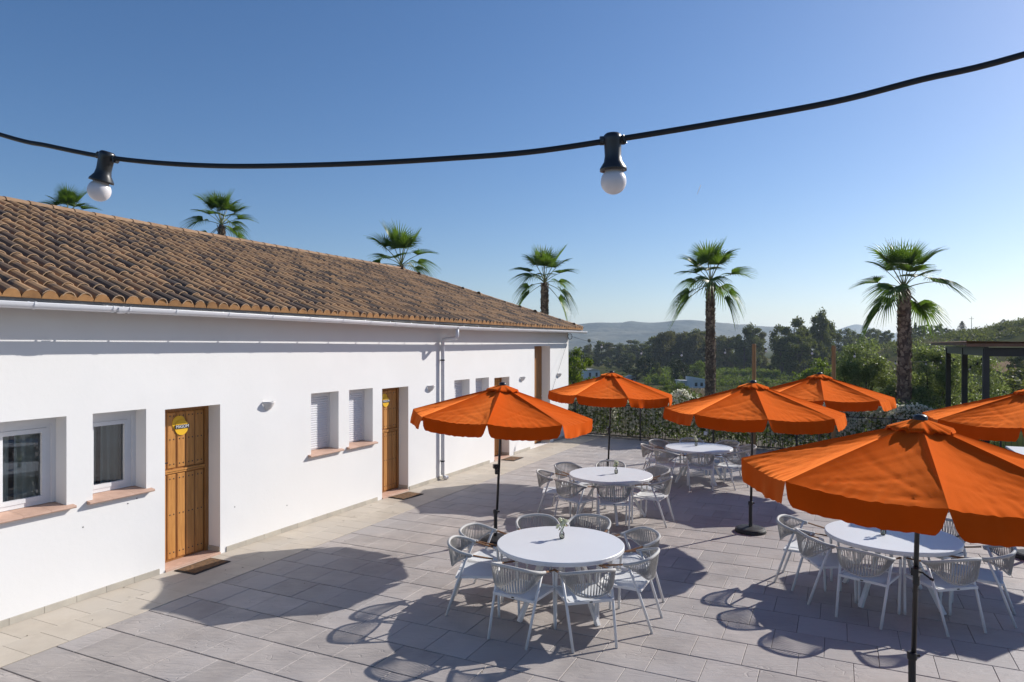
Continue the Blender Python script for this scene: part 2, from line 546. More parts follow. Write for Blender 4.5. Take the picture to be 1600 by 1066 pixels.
def leaf_quads(C, ln, wd, rng, up=0.3, droop=0.0):
    """rhombic leaves at centres C"""
    n = len(C)
    d = rng.normal(size=(n, 3))
    d[:, 2] += up - droop
    d /= np.linalg.norm(d, axis=1, keepdims=True)
    e = rng.normal(size=(n, 3))
    s = np.cross(d, e)
    s /= np.linalg.norm(s, axis=1, keepdims=True) + 1e-9
    L = (ln * rng.uniform(0.6, 1.3, n))[:, None] * 0.5
    W = (wd * rng.uniform(0.7, 1.3, n))[:, None] * 0.5
    return np.stack([C - d * L, C + s * W, C + d * L, C - s * W], axis=1)

def clump_points(cent, rad, n, rng, shell=0.55):
    """points spread in fuzzy ellipsoid clumps, denser to the rim"""
    k = len(cent)
    idx = rng.integers(0, k, n)
    d = rng.normal(size=(n, 3))
    d /= np.linalg.norm(d, axis=1, keepdims=True)
    r = rng.uniform(0, 1, n) ** shell
    r *= rng.uniform(0.75, 1.12, n)
    return cent[idx] + d * (r[:, None] * rad[idx])

# ------------------------------------------------------------------ frames of reference
D1 = np.array((0.4327, 0.9015))          # along the white wall, away from the camera
DN = np.array((0.9015, -0.4327))         # out of the wall, over the terrace
W0 = np.array((-4.57, 8.99))
ROTW = math.atan2(D1[1], D1[0])
def wl(s, q, z=0.0):
    """building frame (along wall, into building) -> world"""
    p = W0 + D1 * s - DN * q
    return (p[0], p[1], z)
def pix(x, y, z):
    return 800 + F * x / y, HZ - F * (z - EYE) / y
FP = np.array((1.92, 22.76))             # the fence line
FD = np.array((0.841, -0.541))
FN = np.array((0.541, 0.841))
def fence_d(x, y):
    return (x - FP[0]) * FN[0] + (y - FP[1]) * FN[1]

def sstep(a, b, x):
    t = np.clip((x - a) / (b - a), 0, 1)
    return t * t * (3 - 2 * t)

CREST_U = np.array([-5000, 1240, 1300, 1340, 1390, 1440, 1500, 1540, 1600, 1900, 9000.])
CREST_Z = np.array([-10, -10, -8.0, -1.0, 3.0, 5.5, 7.0, 8.5, 11.5, 18.0, 20.0])
def ground(x, y):
    x = np.asarray(x, float)
    y = np.asarray(y, float)
    d = fence_d(x, y)
    z = -0.07 - 1.6 * sstep(2.0, 16.0, d) - 8.4 * sstep(14.0, 120.0, d)
    r = np.hypot(x, y)
    yy = np.maximum(y, 1.0)
    u = 800 + F * x / yy
    hc = np.interp(u, CREST_U, CREST_Z)
    front = sstep(0, 40, y)
    up = sstep(95, 330, r) * front
    z = z + (hc + 10.0) * up * (1 - 0.8 * sstep(340, 800, r))
    z = z + 0.5 * np.sin(x * 0.045 + 1.0) * np.sin(y * 0.037) * sstep(40, 150, r)
    return z
def gz(x, y):
    return float(ground(x, y))
def at_u(u, y):
    """world point at picture column u and depth y, on the ground"""
    x = (u - 800) / F * y
    return (x, y, gz(x, y))
def hit(u, v, y0=40.0, y1=1500.0):
    """where the sight line through (u, v) meets the terrain"""
    ys = np.geomspace(y0, y1, 900)
    xs = (u - 800) / F * ys
    zs = EYE - (v - HZ) * ys / F
    g = ground(xs, ys)
    k = np.argmax(g >= zs)
    return float(xs[k]), float(ys[k]), float(g[k])

# ================================================================== SETTING
def build_terrain():
    az = np.radians(np.linspace(-115, 115, 231))
    rr = np.concatenate([[0.5, 6, 12, 18], np.geomspace(22, 7000, 110)])
    A, B = np.meshgrid(rr, az, indexing='ij')
    X = A * np.sin(B)
    Y = A * np.cos(B)
    Z = ground(X, Y)
    mb = MB()
    mb.grid(np.stack([X, Y, Z], axis=-1)[:, ::-1])
    o = part('ground', mb, M['terrain'], smooth=True, kind='structure')
    return o
build_terrain()

def fbm(x, y, seed, octs=5):
    r = np.random.default_rng(seed)
    z = np.zeros_like(x)
    a, f = 1.0, 1.0
    for _ in range(octs):
        for _k in range(3):
            th = r.uniform(0, 6.28)
            ph = r.uniform(0, 6.28)
            z += a / 3 * (1 - 2 * np.abs(np.sin(f * (x * math.cos(th) + y * math.sin(th)) + ph)))
        a *= 0.5
        f *= 2.1
    return z

def mountains(name, prof, r0, r1, seed, rough):
    us = np.array([p[0] for p in prof], float)
    vs = np.array([p[1] for p in prof], float)
    nu, nr = 360, 46
    uu = np.linspace(us[0], us[-1], nu)
    vv = np.interp(uu, us, vs)
    k = np.hanning(9)
    k /= k.sum()
    vv = np.convolve(np.pad(vv, 4, mode='edge'), k, mode='valid')
    ys = np.linspace(r0, r1, nr)
    pk = 0.62
    mb = MB()
    P = np.zeros((nr, nu, 3))
    yp = r0 + (r1 - r0) * pk
    h = EYE + (HZ - vv) * yp / F + 14
    for i, y in enumerate(ys):
        t = i / (nr - 1)
        b = math.sin(math.pi / 2 * min(t / pk, 1)) ** 1.3 if t < pk else math.cos(math.pi / 2 * (t - pk) / (1 - pk))
        x = (uu - 800) / F * y
        n = fbm(x / 420.0, np.full_like(x, y) / 420.0, seed)
        P[i, :, 0] = x
        P[i, :, 1] = y
        P[i, :, 2] = -14 + h * b * (1 + rough * n * (1 - 0.75 * (abs(t - pk) < 0.05)))
    mb.grid(P)
    return part(name, mb, M['mountain'], smooth=True, kind='structure')
mountains('mountain_range', [(-700, 520), (200, 512), (800, 512), (885, 510), (900, 507), (940, 503.5), (962, 505.5), (1000, 504), (1018, 507), (1045, 501.5),
          (1068, 499), (1095, 501), (1120, 505), (1140, 508), (1160, 507), (1185, 511), (1215, 513), (1250, 518), (1300, 525), (1400, 532), (1500, 535), (1700, 534), (2300, 530)], 2300, 3900, 3, 0.34)
mountains('distant_hills', [(1130, 536), (1180, 525), (1200, 513), (1215, 510), (1240, 513), (1280, 520), (1305, 517), (1322, 511), (1335, 507), (1345, 508), (1360, 513), (1380, 518), (1420, 523),
          (1470, 522), (1500, 517), (1515, 515), (1535, 519), (1560, 523), (1640, 524), (2300, 526)], 4000, 5200, 9, 0.08)

def brown_field():
    P = []
    for i in range(9):
        row = []
        t = i / 8
        for j in range(13):
            w = j / 12
            u = 1538 + 200 * w
            v = (572 - 11 * min(w * 3, 1)) * (1 - t) + (576 + 60 * w) * t
            x, y, z = hit(u, v)
            row.append((x, y, z + 0.25))
        P.append(row)
    mb = MB()
    mb.grid(P)
    return part('ploughed_field', mb, M['field'], smooth=True, kind='structure')
brown_field()

# ---- terrace of stamped concrete slabs, in the wall's frame (x along the wall, y = -distance out)
TER = MB()
NOUT = 17.0
S0T, S1T = -11.0, 15.6
def terrace_edge(n):
    """how far the terrace runs along the wall direction at distance n out (fence line)"""
    # point W0 + D1 s + DN n on fence line offset -0.05
    p = W0 + DN * n
    return (0.02 - fence_d(p[0], p[1])) / (D1 @ FN)
P = []
for n in np.linspace(0.965, NOUT, 12):
    P.append([(S0T, -n, -0.012), (terrace_edge(n), -n, -0.012)])
TER.grid([[P[i][0] for i in range(12)], [P[i][1] for i in range(12)]])
terrace = part('terrace', TER, M['joint'], kind='structure', loc=(W0[0], W0[1], 0), rot=(0, 0, ROTW))

ROWW, LEN = 0.505, 0.475
slab_meshes = {}
def slab_mesh(w, l):
    key = (round(w, 3), round(l, 3))
    if key not in slab_meshes:
        mb = MB()
        g, h = 0.006, 0.002
        mb.cbox((-w / 2 + g, -l / 2 + h, -0.05), (w / 2 - g, l / 2 - h, 0.0), 0.0035)
        slab_meshes[key] = mb.mesh('paving_slab', M['slab'])
    return slab_meshes[key]
slabs = []
rs = random.Random(3)
k = 0
s = S0T + 0.45
while s < S1T:
    n = 0.975 - (0.0 if k % 2 == 0 else 0.24)
    first = True
    off = rs.uniform(-0.05, 0.05)
    n0 = 0.975
    l = LEN if k % 2 == 0 else LEN * 0.5
    l += off
    while n0 < NOUT:
        c = (s + ROWW / 2, n0 + l / 2)
        if s + ROWW < terrace_edge(c[1]) + 0.02:
            slabs.append((c[0], c[1], ROWW, l))
        else:
            e = terrace_edge(c[1]) - s
            if e > 0.1:
                slabs.append((s + e / 2, c[1], e, l))
        n0 += l
        l = LEN
    s += ROWW
    k += 1
def slab_rank(t):
    p = W0 + D1 * t[0] + DN * t[1]
    if p[1] < 3.0:
        return 1e9
    u, v = pix(p[0], p[1], 0)
    if u < -40 or u > 1640 or v > 1110:
        return 1e6 + p[1]
    return p[1] ** 3
slabs.sort(key=slab_rank)
rest = MB()
for i, (a, n, w, l) in enumerate(slabs):
    dz = rs.uniform(-0.0016, 0.0016)
    if i < 298:
        link('paving_slab', slab_mesh(w, l), terrace, loc=(a, -n, dz), rot=(rs.uniform(-.002, .002), rs.uniform(-.002, .002), 0))
    else:
        g, h = 0.006, 0.002
        rest.cbox((a - w / 2 + g, -n - l / 2 + h, -0.05), (a + w / 2 - g, -n + l / 2 - h, dz), 0.0035)
part('paving_slabs', rest, M['slab'], terrace, kind='stuff')

# ---- beige tiled walkway along the wall
mb = MB()
mb.add([(S0T, 0.0, -0.004), (S1T, 0.0, -0.004), (S1T, -0.97, -0.004), (S0T, -0.97, -0.004)], [(0, 3, 2, 1)])
walk = part('walkway', mb, M['beige_joint'], kind='structure', loc=(W0[0], W0[1], 0.0), rot=(0, 0, ROTW))
ptm = MB().cbox((-0.178, -0.2405, -0.02), (0.178, 0.2405, 0.003), 0.002).mesh('path_tile', M['beige_tile'])
a = S0T + 0.2
i = 0
while a < S1T - 0.2:
    for row in range(2):
        aa = a + (0.18 if row else 0.0)
        link('path_tile', ptm, walk, loc=(aa, -0.243 - row * 0.4835, rs.uniform(-.0007, .0007)))
    a += 0.3585
    i += 1

# ================================================================== WHITE BUILDING
HB = 3.52
END = 14.83
bld = thing('white_building', 'long white rendered building with brown clay tiled hip roof and wooden doors', 'building', (W0[0], W0[1], 0), ROTW)
SL, QR, ZE, OV = 0.404, 4.0, 3.49, 0.385   # roof slope, ridge distance, eave height, overhang
def zroof(q):
    return ZE + SL * (q + OV)
WIN = [(-1.97, -1.27), (-0.965, -0.27), (2.756, 3.455), (3.744, 4.439), (7.49, 8.21), (8.505, 9.21)]
DOOR = [(0.0, 0.889), (4.732, 5.626), (9.51, 10.40)]
TALL = (12.07, 13.26)
holes = [(a, b, 1.155, 2.18, 0.36) for a, b in WIN] + [(a, b, 0.0, 2.147, 0.31) for a, b in DOOR] + [(TALL[0], TALL[1], 0.0, 2.962, 0.33)]
def front_wall():
    xs = sorted(set([-9.0, END] + [h[0] for h in holes] + [h[1] for h in holes]))
    zs = sorted(set([-0.1, HB] + [h[2] for h in holes] + [h[3] for h in holes]))
    mb = MB()
    for i in range(len(xs) - 1):
        for j in range(len(zs) - 1):
            cx, cz = (xs[i] + xs[i + 1]) / 2, (zs[j] + zs[j + 1]) / 2
            if any(h[0] < cx < h[1] and h[2] < cz < h[3] for h in holes):
                continue
            mb.add([(xs[i], 0, zs[j]), (xs[i + 1], 0, zs[j]), (xs[i + 1], 0, zs[j + 1]), (xs[i], 0, zs[j + 1])], [(0, 1, 2, 3)])
    for x0, x1, z0, z1, d in holes:
        mb.add([(x0, 0, z0), (x0, d, z0), (x0, d, z1), (x0, 0, z1)], [(0, 3, 2, 1)])
        mb.add([(x1, 0, z0), (x1, d, z0), (x1, d, z1), (x1, 0, z1)], [(0, 1, 2, 3)])
        mb.add([(x0, 0, z1), (x1, 0, z1), (x1, d, z1), (x0, d, z1)], [(0, 1, 2, 3)])
        mb.add([(x0, 0, z0), (x1, 0, z0), (x1, d, z0), (x0, d, z0)], [(0, 3, 2, 1)])
    return part('wall', mb, M['plaster'], bld)
front_wall()
mb = MB()
mb.add([(END, 0, -0.1), (END, 8, -0.1), (END, 8, HB), (END, 0, HB)], [(0, 1, 2, 3)])
mb.add([(-9, 0, -0.1), (-9, 8, -0.1), (-9, 8, HB + 1.7), (-9, 0, HB)], [(0, 3, 2, 1)])
mb.add([(-9, 8, -0.1), (END, 8, -0.1), (END, 8, HB), (-9, 8, HB)], [(0, 3, 2, 1)])
part('wall', mb, M['plaster'], bld)

# skirting tiles
skm = MB().cbox((-0.177, -0.013, 0.0), (0.177, 0.004, 0.075), 0.003).mesh('skirting_tile', M['skirt'])
a = -6.0
while a < END - 0.2:
    if not any(h[2] < 0.01 and h[0] - 0.16 < a < h[1] + 0.16 for h in holes):
        link('skirting_tile', skm, bld, loc=(a, 0, 0.004))
    a += 0.3585
skj = MB().cbox((-0.15, -0.013, 0.0), (0.15, 0.004, 0.075), 0.003).mesh('skirting_tile', M['skirt'])
for x0, x1, z0, z1, d in holes:
    if z0 < 0.01:
        link('skirting_tile', skj, bld, loc=(x1, d * 0.5, 0.03), rot=(0, 0, R(-90)), sc=(d / 0.31, 1, 1))

# ---- roof: deck (part) > tiles, ridge tiles, mortar (sub-parts)
SE = END + OV
SRID = SE - (QR + OV)
def roof_deck():
    mb = MB()
    d = 0.05
    q0, q1, q2 = -OV + 0.02, QR, 2 * QR + OV
    for dz in (0, -d):
        mb.add([(-9.3, q0, zroof(q0) + dz), (SE - 0.02, q0, zroof(q0) + dz), (SRID, q1, zroof(q1) + dz), (-9.3, q1, zroof(q1) + dz),
                (-9.3, q2, ZE + dz), (SE - 0.02, q2, ZE + dz)],
               [(0, 1, 2, 3), (1, 5, 2), (5, 4, 3, 2)] if dz == 0 else [(3, 2, 1, 0), (2, 5, 1), (2, 3, 4, 5)])
    o = 0
    mb.f.append((0, 6, 7, 1))
    mb.f.append((1, 7, 11, 5))
    # soffit closing the eave back to the wall
    z = ZE - d - 0.004
    mb.add([(-9.3, q0, z), (SE - 0.02, q0, z), (SE - 0.02, 0.05, z), (-9.3, 0.05, z)], [(3, 2, 1, 0)])
    mb.add([(END - 0.02, 0, z), (SE - 0.02, 0, z), (SE - 0.02, q2, z), (END - 0.02, q2, z)], [(3, 2, 1, 0)])
    return part('roof', mb, M['kerb'], bld)
roof = roof_deck()
PITCH = math.atan(SL)
NSEG = 7
def barrel(rf, rb, ln, th=0.017, hf=0.92, drop=0.0):
    vs, fs = [], []
    for (r, y, zz) in ((rf, 0.0, drop), (rb, ln, 0.0), (rf - th, 0.0, drop)):
        for k in range(NSEG + 1):
            a = math.pi * k / NSEG
            vs.append((r * math.cos(a), y, r * hf * math.sin(a) + zz))
    m1 = NSEG + 1
    for k in range(NSEG):
        fs.append((k, k + 1, m1 + k + 1, m1 + k))
        fs.append((k + 1, k, 2 * m1 + k, 2 * m1 + k + 1))
    return vs, fs
TV, TF = barrel(0.079, 0.068, 0.43, th=0.011, hf=0.98, drop=0.013)
NOSE = [0, 1] * NSEG                     # every second face is the front rim, coloured as if sunlit
M['tile_edge_sunlit'] = mat('clay_edge_sunlit', (0.62, 0.44, 0.29), (0.50, 0.34, 0.21), scale=9, rough=0.9)  # paler clay: direct sun on the tile ends painted into the rim
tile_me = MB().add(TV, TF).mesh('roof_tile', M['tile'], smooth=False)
tile_me.materials.append(M['tile_edge_sunlit'])
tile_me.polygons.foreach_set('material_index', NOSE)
DQ, PS = 0.330, 0.19
tiles = []
c = -8.9
while c < SE - 0.05:
    k = 0
    while True:
        q = -OV + 0.0 + k * DQ
        if q > QR - 0.12 or c > SE - (q + OV) - 0.12:
            break
        tiles.append((c + rs.uniform(-.006, .006), q + rs.uniform(-.012, .012), k, rs.uniform(-.025, .025)))
        k += 1
    c += PS
def tile_rank(t):
    x, y, z = wl(t[0], t[1], zroof(t[1]))
    u, v = pix(x, y, z)
    if u < -30 or y < 1:
        return 1e6
    return y - (2 if t[2] == 0 else 0)
tiles.sort(key=tile_rank)
cp, sp = math.cos(PITCH), math.sin(PITCH)
tv = np.array(TV)
allv, allf = [], []
for i, (a, q, k, rz) in enumerate(tiles):
    z = zroof(q) + 0.012
    if i < 299:
        link('roof_tile', tile_me, roof, loc=(a, q, z), rot=(PITCH, 0, rz))
    else:
        cz, sz = math.cos(rz), math.sin(rz)
        x = tv[:, 0] * cz - tv[:, 1] * sz
        y = tv[:, 0] * sz + tv[:, 1] * cz
        o = len(allv)
        allv.extend(zip(x + a, y * cp - tv[:, 2] * sp + q, y * sp + tv[:, 2] * cp + z))
        allf.extend([tuple(j + o for j in f) for f in TF])
# the end slope and the back slope, hardly seen
for e in np.arange(0.2, 2 * QR + OV, PS):
    qq = -OV + e
    lim = (min(qq, 2 * QR - qq) + OV) - 0.15
    for k in range(14):
        dd = k * DQ
        if dd > lim:
            break
        o = len(allv)
        z = ZE + SL * dd + 0.012
        # barrel runs from the end eave up to the ridge: local y -> -x
        allv.extend(zip(SE - dd - (tv[:, 1] * cp - tv[:, 2] * sp), qq + tv[:, 0], tv[:, 1] * sp + tv[:, 2] * cp + z))
        allf.extend([tuple(j + o for j in f) for f in TF])
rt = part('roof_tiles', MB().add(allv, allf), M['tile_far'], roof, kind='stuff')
rt.data.materials.append(M['tile_edge_sunlit'])
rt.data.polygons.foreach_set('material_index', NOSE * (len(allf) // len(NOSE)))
# channels between the barrels
mb = MB()
c = -8.9 + PS / 2
while c < SE - 0.1:
    qe = min(QR, SE - c - OV)
    P = []
    for q in (-OV - 0.01, qe):
        z = zroof(q) + 0.006
        P.append([(c + PS * 0.42 * math.cos(a), q, z + 0.03 - 0.026 * math.sin(a)) for a in np.linspace(math.pi, 0, 5)])
    mb.grid(P)
    c += PS
part('channel_tiles', mb, M['channel'], roof, kind='stuff')
# mortar plugs in the open ends at the eave
vs = [(0, 0, 0)] + [(0.092 * math.cos(a), 0, 0.086 * math.sin(a) ** 1.25) for a in np.linspace(0, math.pi, 9)]
vs += [(v[0], 0.05, v[2]) for v in vs]
fs = [(0, k, k + 1) for k in range(1, 9)] + [(0, 9, 10), (k for k in ())][:0]
fs = [(0, k + 1, k) for k in range(1, 9)]
plug_me = MB().add(vs[:10], fs).mesh('mortar_plug', M['mortar'])
c = -8.9
while c < SE - 0.15:
    link('mortar_plug', plug_me, roof, loc=(c, -OV - 0.018 + rs.uniform(0, .008), zroof(-OV) + 0.0), rot=(R(6), 0, 0), sc=(rs.uniform(.95, 1.15), 1, rs.uniform(.95, 1.1)))
    c += PS
# ridge and hip tiles
rv, rf = barrel(0.125, 0.11, 0.40, hf=0.62)
ridge_me = MB().add(rv, rf).mesh('ridge_tile', M['ridge'])
a = -9.2
while a < SRID:
    link('ridge_tile', ridge_me, roof, loc=(a, QR, zroof(QR) + 0.03), rot=(0, R(0), R(-90)))
    a += 0.36
hv = Vector((SRID - SE, QR + OV, zroof(QR) - ZE))
hl = hv.length
yaw = math.atan2(hv.y, hv.x) - math.pi / 2
pit = math.asin(hv.z / hl)
for k in range(int(hl / 0.36)):
    p = Vector((SE, -OV, ZE)) + hv * ((k + 0.15) * 0.36 / hl)
    link('ridge_tile', ridge_me, roof, loc=(p.x, p.y, p.z + 0.055), rot=(pit, 0, yaw), sc=(0.8, 1, 0.85))

# ---- gutter, brackets, downspout
GC, GR = 0.437, 0.06
def gz_gut(s):
    return 3.435 - 0.035 * math.exp(-((s - 7.4) / 4.5) ** 2)
mb = MB()
P = []
ss = list(np.arange(-9.3, SE + 0.05, 0.6)) + [SE + 0.08]
for s_ in ss:
    z0 = gz_gut(s_)
    row = [(s_, -GC - GR - 0.004, z0 + 0.010), (s_, -GC - GR + 0.008, z0 + 0.012)]
    row = []
    for a in np.linspace(0, math.pi, 11):
        row.append((s_, -GC - GR * math.cos(a), z0 - GR * math.sin(a)))
    row = [(s_, -GC - GR + 0.008, z0 - 0.004), (s_, -GC - GR + 0.010, z0 + 0.006), (s_, -GC - GR - 0.003, z0 + 0.008)] + row
    P.append(row)
mb.grid(P)
gut = part('gutter', mb, M['gutter'], bld, smooth=True)
mb = MB()
for s_ in (ss[-1],):
    z0 = gz_gut(s_)
    pts = [(s_ + 0.002, -GC - GR * math.cos(a), z0 - GR * math.sin(a)) for a in np.linspace(0, math.pi, 11)]
    mb.add(pts, [tuple(range(11))])
part('gutter_end_cap', mb, M['gutter'], gut)
mb = MB()
P = []
for dx in (-0.014, 0.014):
    P.append([(dx, -GC - (GR + 0.006) * math.cos(a), -(GR + 0.006) * math.sin(a)) for a in np.linspace(-0.15, math.pi, 10)] )
mb.grid(P)
mb.bar((0, -GC + GR, 0), (0, -0.34, 0.055), 0.02, 0.004)
mb.bar((0, -0.34, 0.055), (0, -0.2, 0.08), 0.02, 0.004)
mb.bar((0, -GC - GR, 0.012), (0, -GC + GR, 0.004), 0.014, 0.004)
br_me = mb.mesh('gutter_bracket', M['gutter'])
for s_ in [-5.2, -4.4, -3.5, -2.65, -1.88, -1.03, -0.83, -0.2, 0.62, 1.42, 2.2, 3.0, 3.75, 4.5, 5.2, 6.05, 7.3, 8.0, 8.6, 9.4, 10.2, 11.0, 11.9, 12.8, 13.7, 14.5]:
    link('gutter_bracket', br_me, gut, loc=(s_, 0, gz_gut(s_)))
colm = MB()
P = []
for dx in (-0.05, -0.03, 0.03, 0.05):
    P.append([(dx, -GC - (GR + 0.009) * math.cos(a), -(GR + 0.009) * math.sin(a)) for a in np.linspace(-0.1, math.pi, 10)])
colm.grid(P)
part('gutter_joint', colm, M['gutter'], gut, smooth=True, loc=(-0.93, 0, gz_gut(-0.93)))
SD = 6.87
part('gutter_joint', colm, M['gutter'], gut, smooth=True, loc=(6.87, 0, gz_gut(6.87)))
mb = MB()
mb.tube([(SD, -GC, 3.36), (SD, -GC, 3.20), (SD, -GC + 0.015, 3.165), (SD, -GC + 0.05, 3.145), (SD, -0.13, 3.125), (SD, -0.085, 3.11), (SD, -0.065, 3.07), (SD, -0.065, 0.12), (SD + 0.01, -0.08, 0.07), (SD + 0.04, -0.14, 0.04)], 0.041, 12)
dsp = part('downspout', mb, M['pipe'], bld, smooth=True)
for z in (2.66, 0.42):
    mb = MB()
    mb.tube([(SD, -0.065, z - 0.014), (SD, -0.065, z + 0.014)], 0.047, 12)
    mb.box((SD - 0.008, -0.02, z - 0.01), (SD + 0.008, 0.0, z + 0.01))
    part('pipe_clip', mb, M['dark_metal'], dsp)
mb = MB()
mb.tube([(SD + 0.05, -0.10, 0.05), (SD + 0.09, -0.16, 0.055)], [0.05, 0.035], 10)
part('outlet', mb, M['pipe'], dsp)

# ---- windows
def sill(par, x0, x1):
    n = 3
    a0, a1 = x0 - 0.075, x1 + 0.075
    w = (a1 - a0) / n
    for k in range(n):
        t = MB()
        xa, xb = a0 + k * w + 0.0015, a0 + (k + 1) * w - 0.0015
        yin = 0.25
        vs = [(xa, -0.065, 1.118), (xb, -0.065, 1.118), (xb, -0.002, 1.118), (xa, -0.002, 1.118), (xa, -0.072, 1.130), (xb, -0.072, 1.130), (xa, -0.068, 1.147), (xb, -0.068, 1.147), (xa, -0.002, 1.158), (xb, -0.002, 1.158)]
        t.add(vs, [(3, 2, 1, 0), (0, 1, 5, 4), (4, 5, 7, 6), (6, 7, 9, 8), (2, 3, 8, 9), (0, 4, 6, 8, 3), (1, 2, 9, 7, 5)])
        ia, ib = max(xa, x0 + 0.001), min(xb, x1 - 0.001)
        t.add([(ia, -0.002, 1.158), (ib, -0.002, 1.158), (ib, yin, 1.180), (ia, yin, 1.180)], [(0, 1, 2, 3)])
        part('sill_tile', t, M['sill'], par)
def frame_boxes(mb, x0, x1, z0, z1, w, y0, y1):
    mb.box((x0, y0, z0), (x0 + w, y1, z1))
    mb.box((x1 - w, y0, z0), (x1, y1, z1))
    mb.box((x0 + w, y0, z1 - w), (x1 - w, y1, z1))
    mb.box((x0 + w, y0, z0), (x1 - w, y1, z0 + w))
def window(x0, x1, closed):
    zb, zt = 1.182, 2.179
    mb = MB()
    e = 0.001
    # guide rails and shutter box
    mb.box((x0 + e, 0.20, zb), (x0 + 0.05, 0.265, zt))
    mb.box((x1 - 0.05, 0.20, zb), (x1 - e, 0.265, zt))
    mb.box((x0 + 0.05, 0.195, zt - 0.085), (x1 - 0.05, 0.265, zt - .001))
    frame_boxes(mb, x0 + 0.05, x1 - 0.05, zb, zt - 0.085, 0.045, 0.217, 0.275)
    w = part('window', mb, M['pvc'], bld)
    if closed:
        z = zb + 0.012
        sm = MB()
        wx = (x1 - x0) / 2 - 0.05
        sm.add([(-wx, 0.008, 0), (wx, 0.008, 0), (-wx, -0.004, 0.010), (wx, -0.004, 0.010), (-wx, -0.006, 0.030), (wx, -0.006, 0.030), (-wx, 0.006, 0.040), (wx, 0.006, 0.040)],
               [(0, 1, 3, 2), (2, 3, 5, 4), (4, 5, 7, 6)])
        me = sm.mesh('shutter_slat', M['shutter'])
        while z < zt - 0.09:
            link('shutter_slat', me, w, loc=((x0 + x1) / 2, 0.209, z))
            z += 0.0405
        bk = MB().add([(x0 + .05, 0.216, zb), (x1 - .05, 0.216, zb), (x1 - .05, 0.216, zt - .08), (x0 + .05, 0.216, zt - .08)], [(0, 1, 2, 3)])
        part('shutter_backing', bk, M['shutter'], w)
    else:
        sm = MB()
        frame_boxes(sm, x0 + 0.097, x1 - 0.097, zb + 0.047, zt - 0.132, 0.05, 0.21, 0.27)
        part('sash', sm, M['pvc'], w)
        gm = MB().add([(x0 + .145, 0.245, zb + .095), (x1 - .145, 0.245, zb + .095), (x1 - .145, 0.245, zt - .18), (x0 + .145, 0.245, zt - .18)], [(0, 1, 2, 3)])
        part('pane', gm, M['glass'], w)
        hb = MB().box((x1 - 0.125, 0.27, 1.62), (x1 - 0.112, 0.29, 1.74))
        part('window_handle', hb, M['pvc'], w)
        for (c0, c1) in ((x0 + 0.06, x0 + 0.06 + (x1 - x0) * 0.36), (x0 + (x1 - x0) * 0.52, x1 - 0.06)):
            P = []
            for z in np.linspace(zb + 0.02, zt - 0.12, 5):
                P.append([(x, 0.40 + 0.028 * math.sin((x - c0) * 58) + 0.012 * math.sin((x - c0) * 131 + z * 1.5), z) for x in np.linspace(c0, c1, 40)])
            cm = MB()
            cm.grid(P)
            part('curtain', cm, M['curtain'], w, smooth=True)
        # dark room behind
        rm = MB().box((x0 - 0.2, 0.365, 0.9), (x1 + 0.2, 2.2, 2.5))
        rm.f = rm.f[:2] + rm.f[3:]
        part('room', rm, M['joint'], w)
    sill(w, x0, x1)
for i, (a, b) in enumerate(WIN):
    window(a, b, i >= 2)

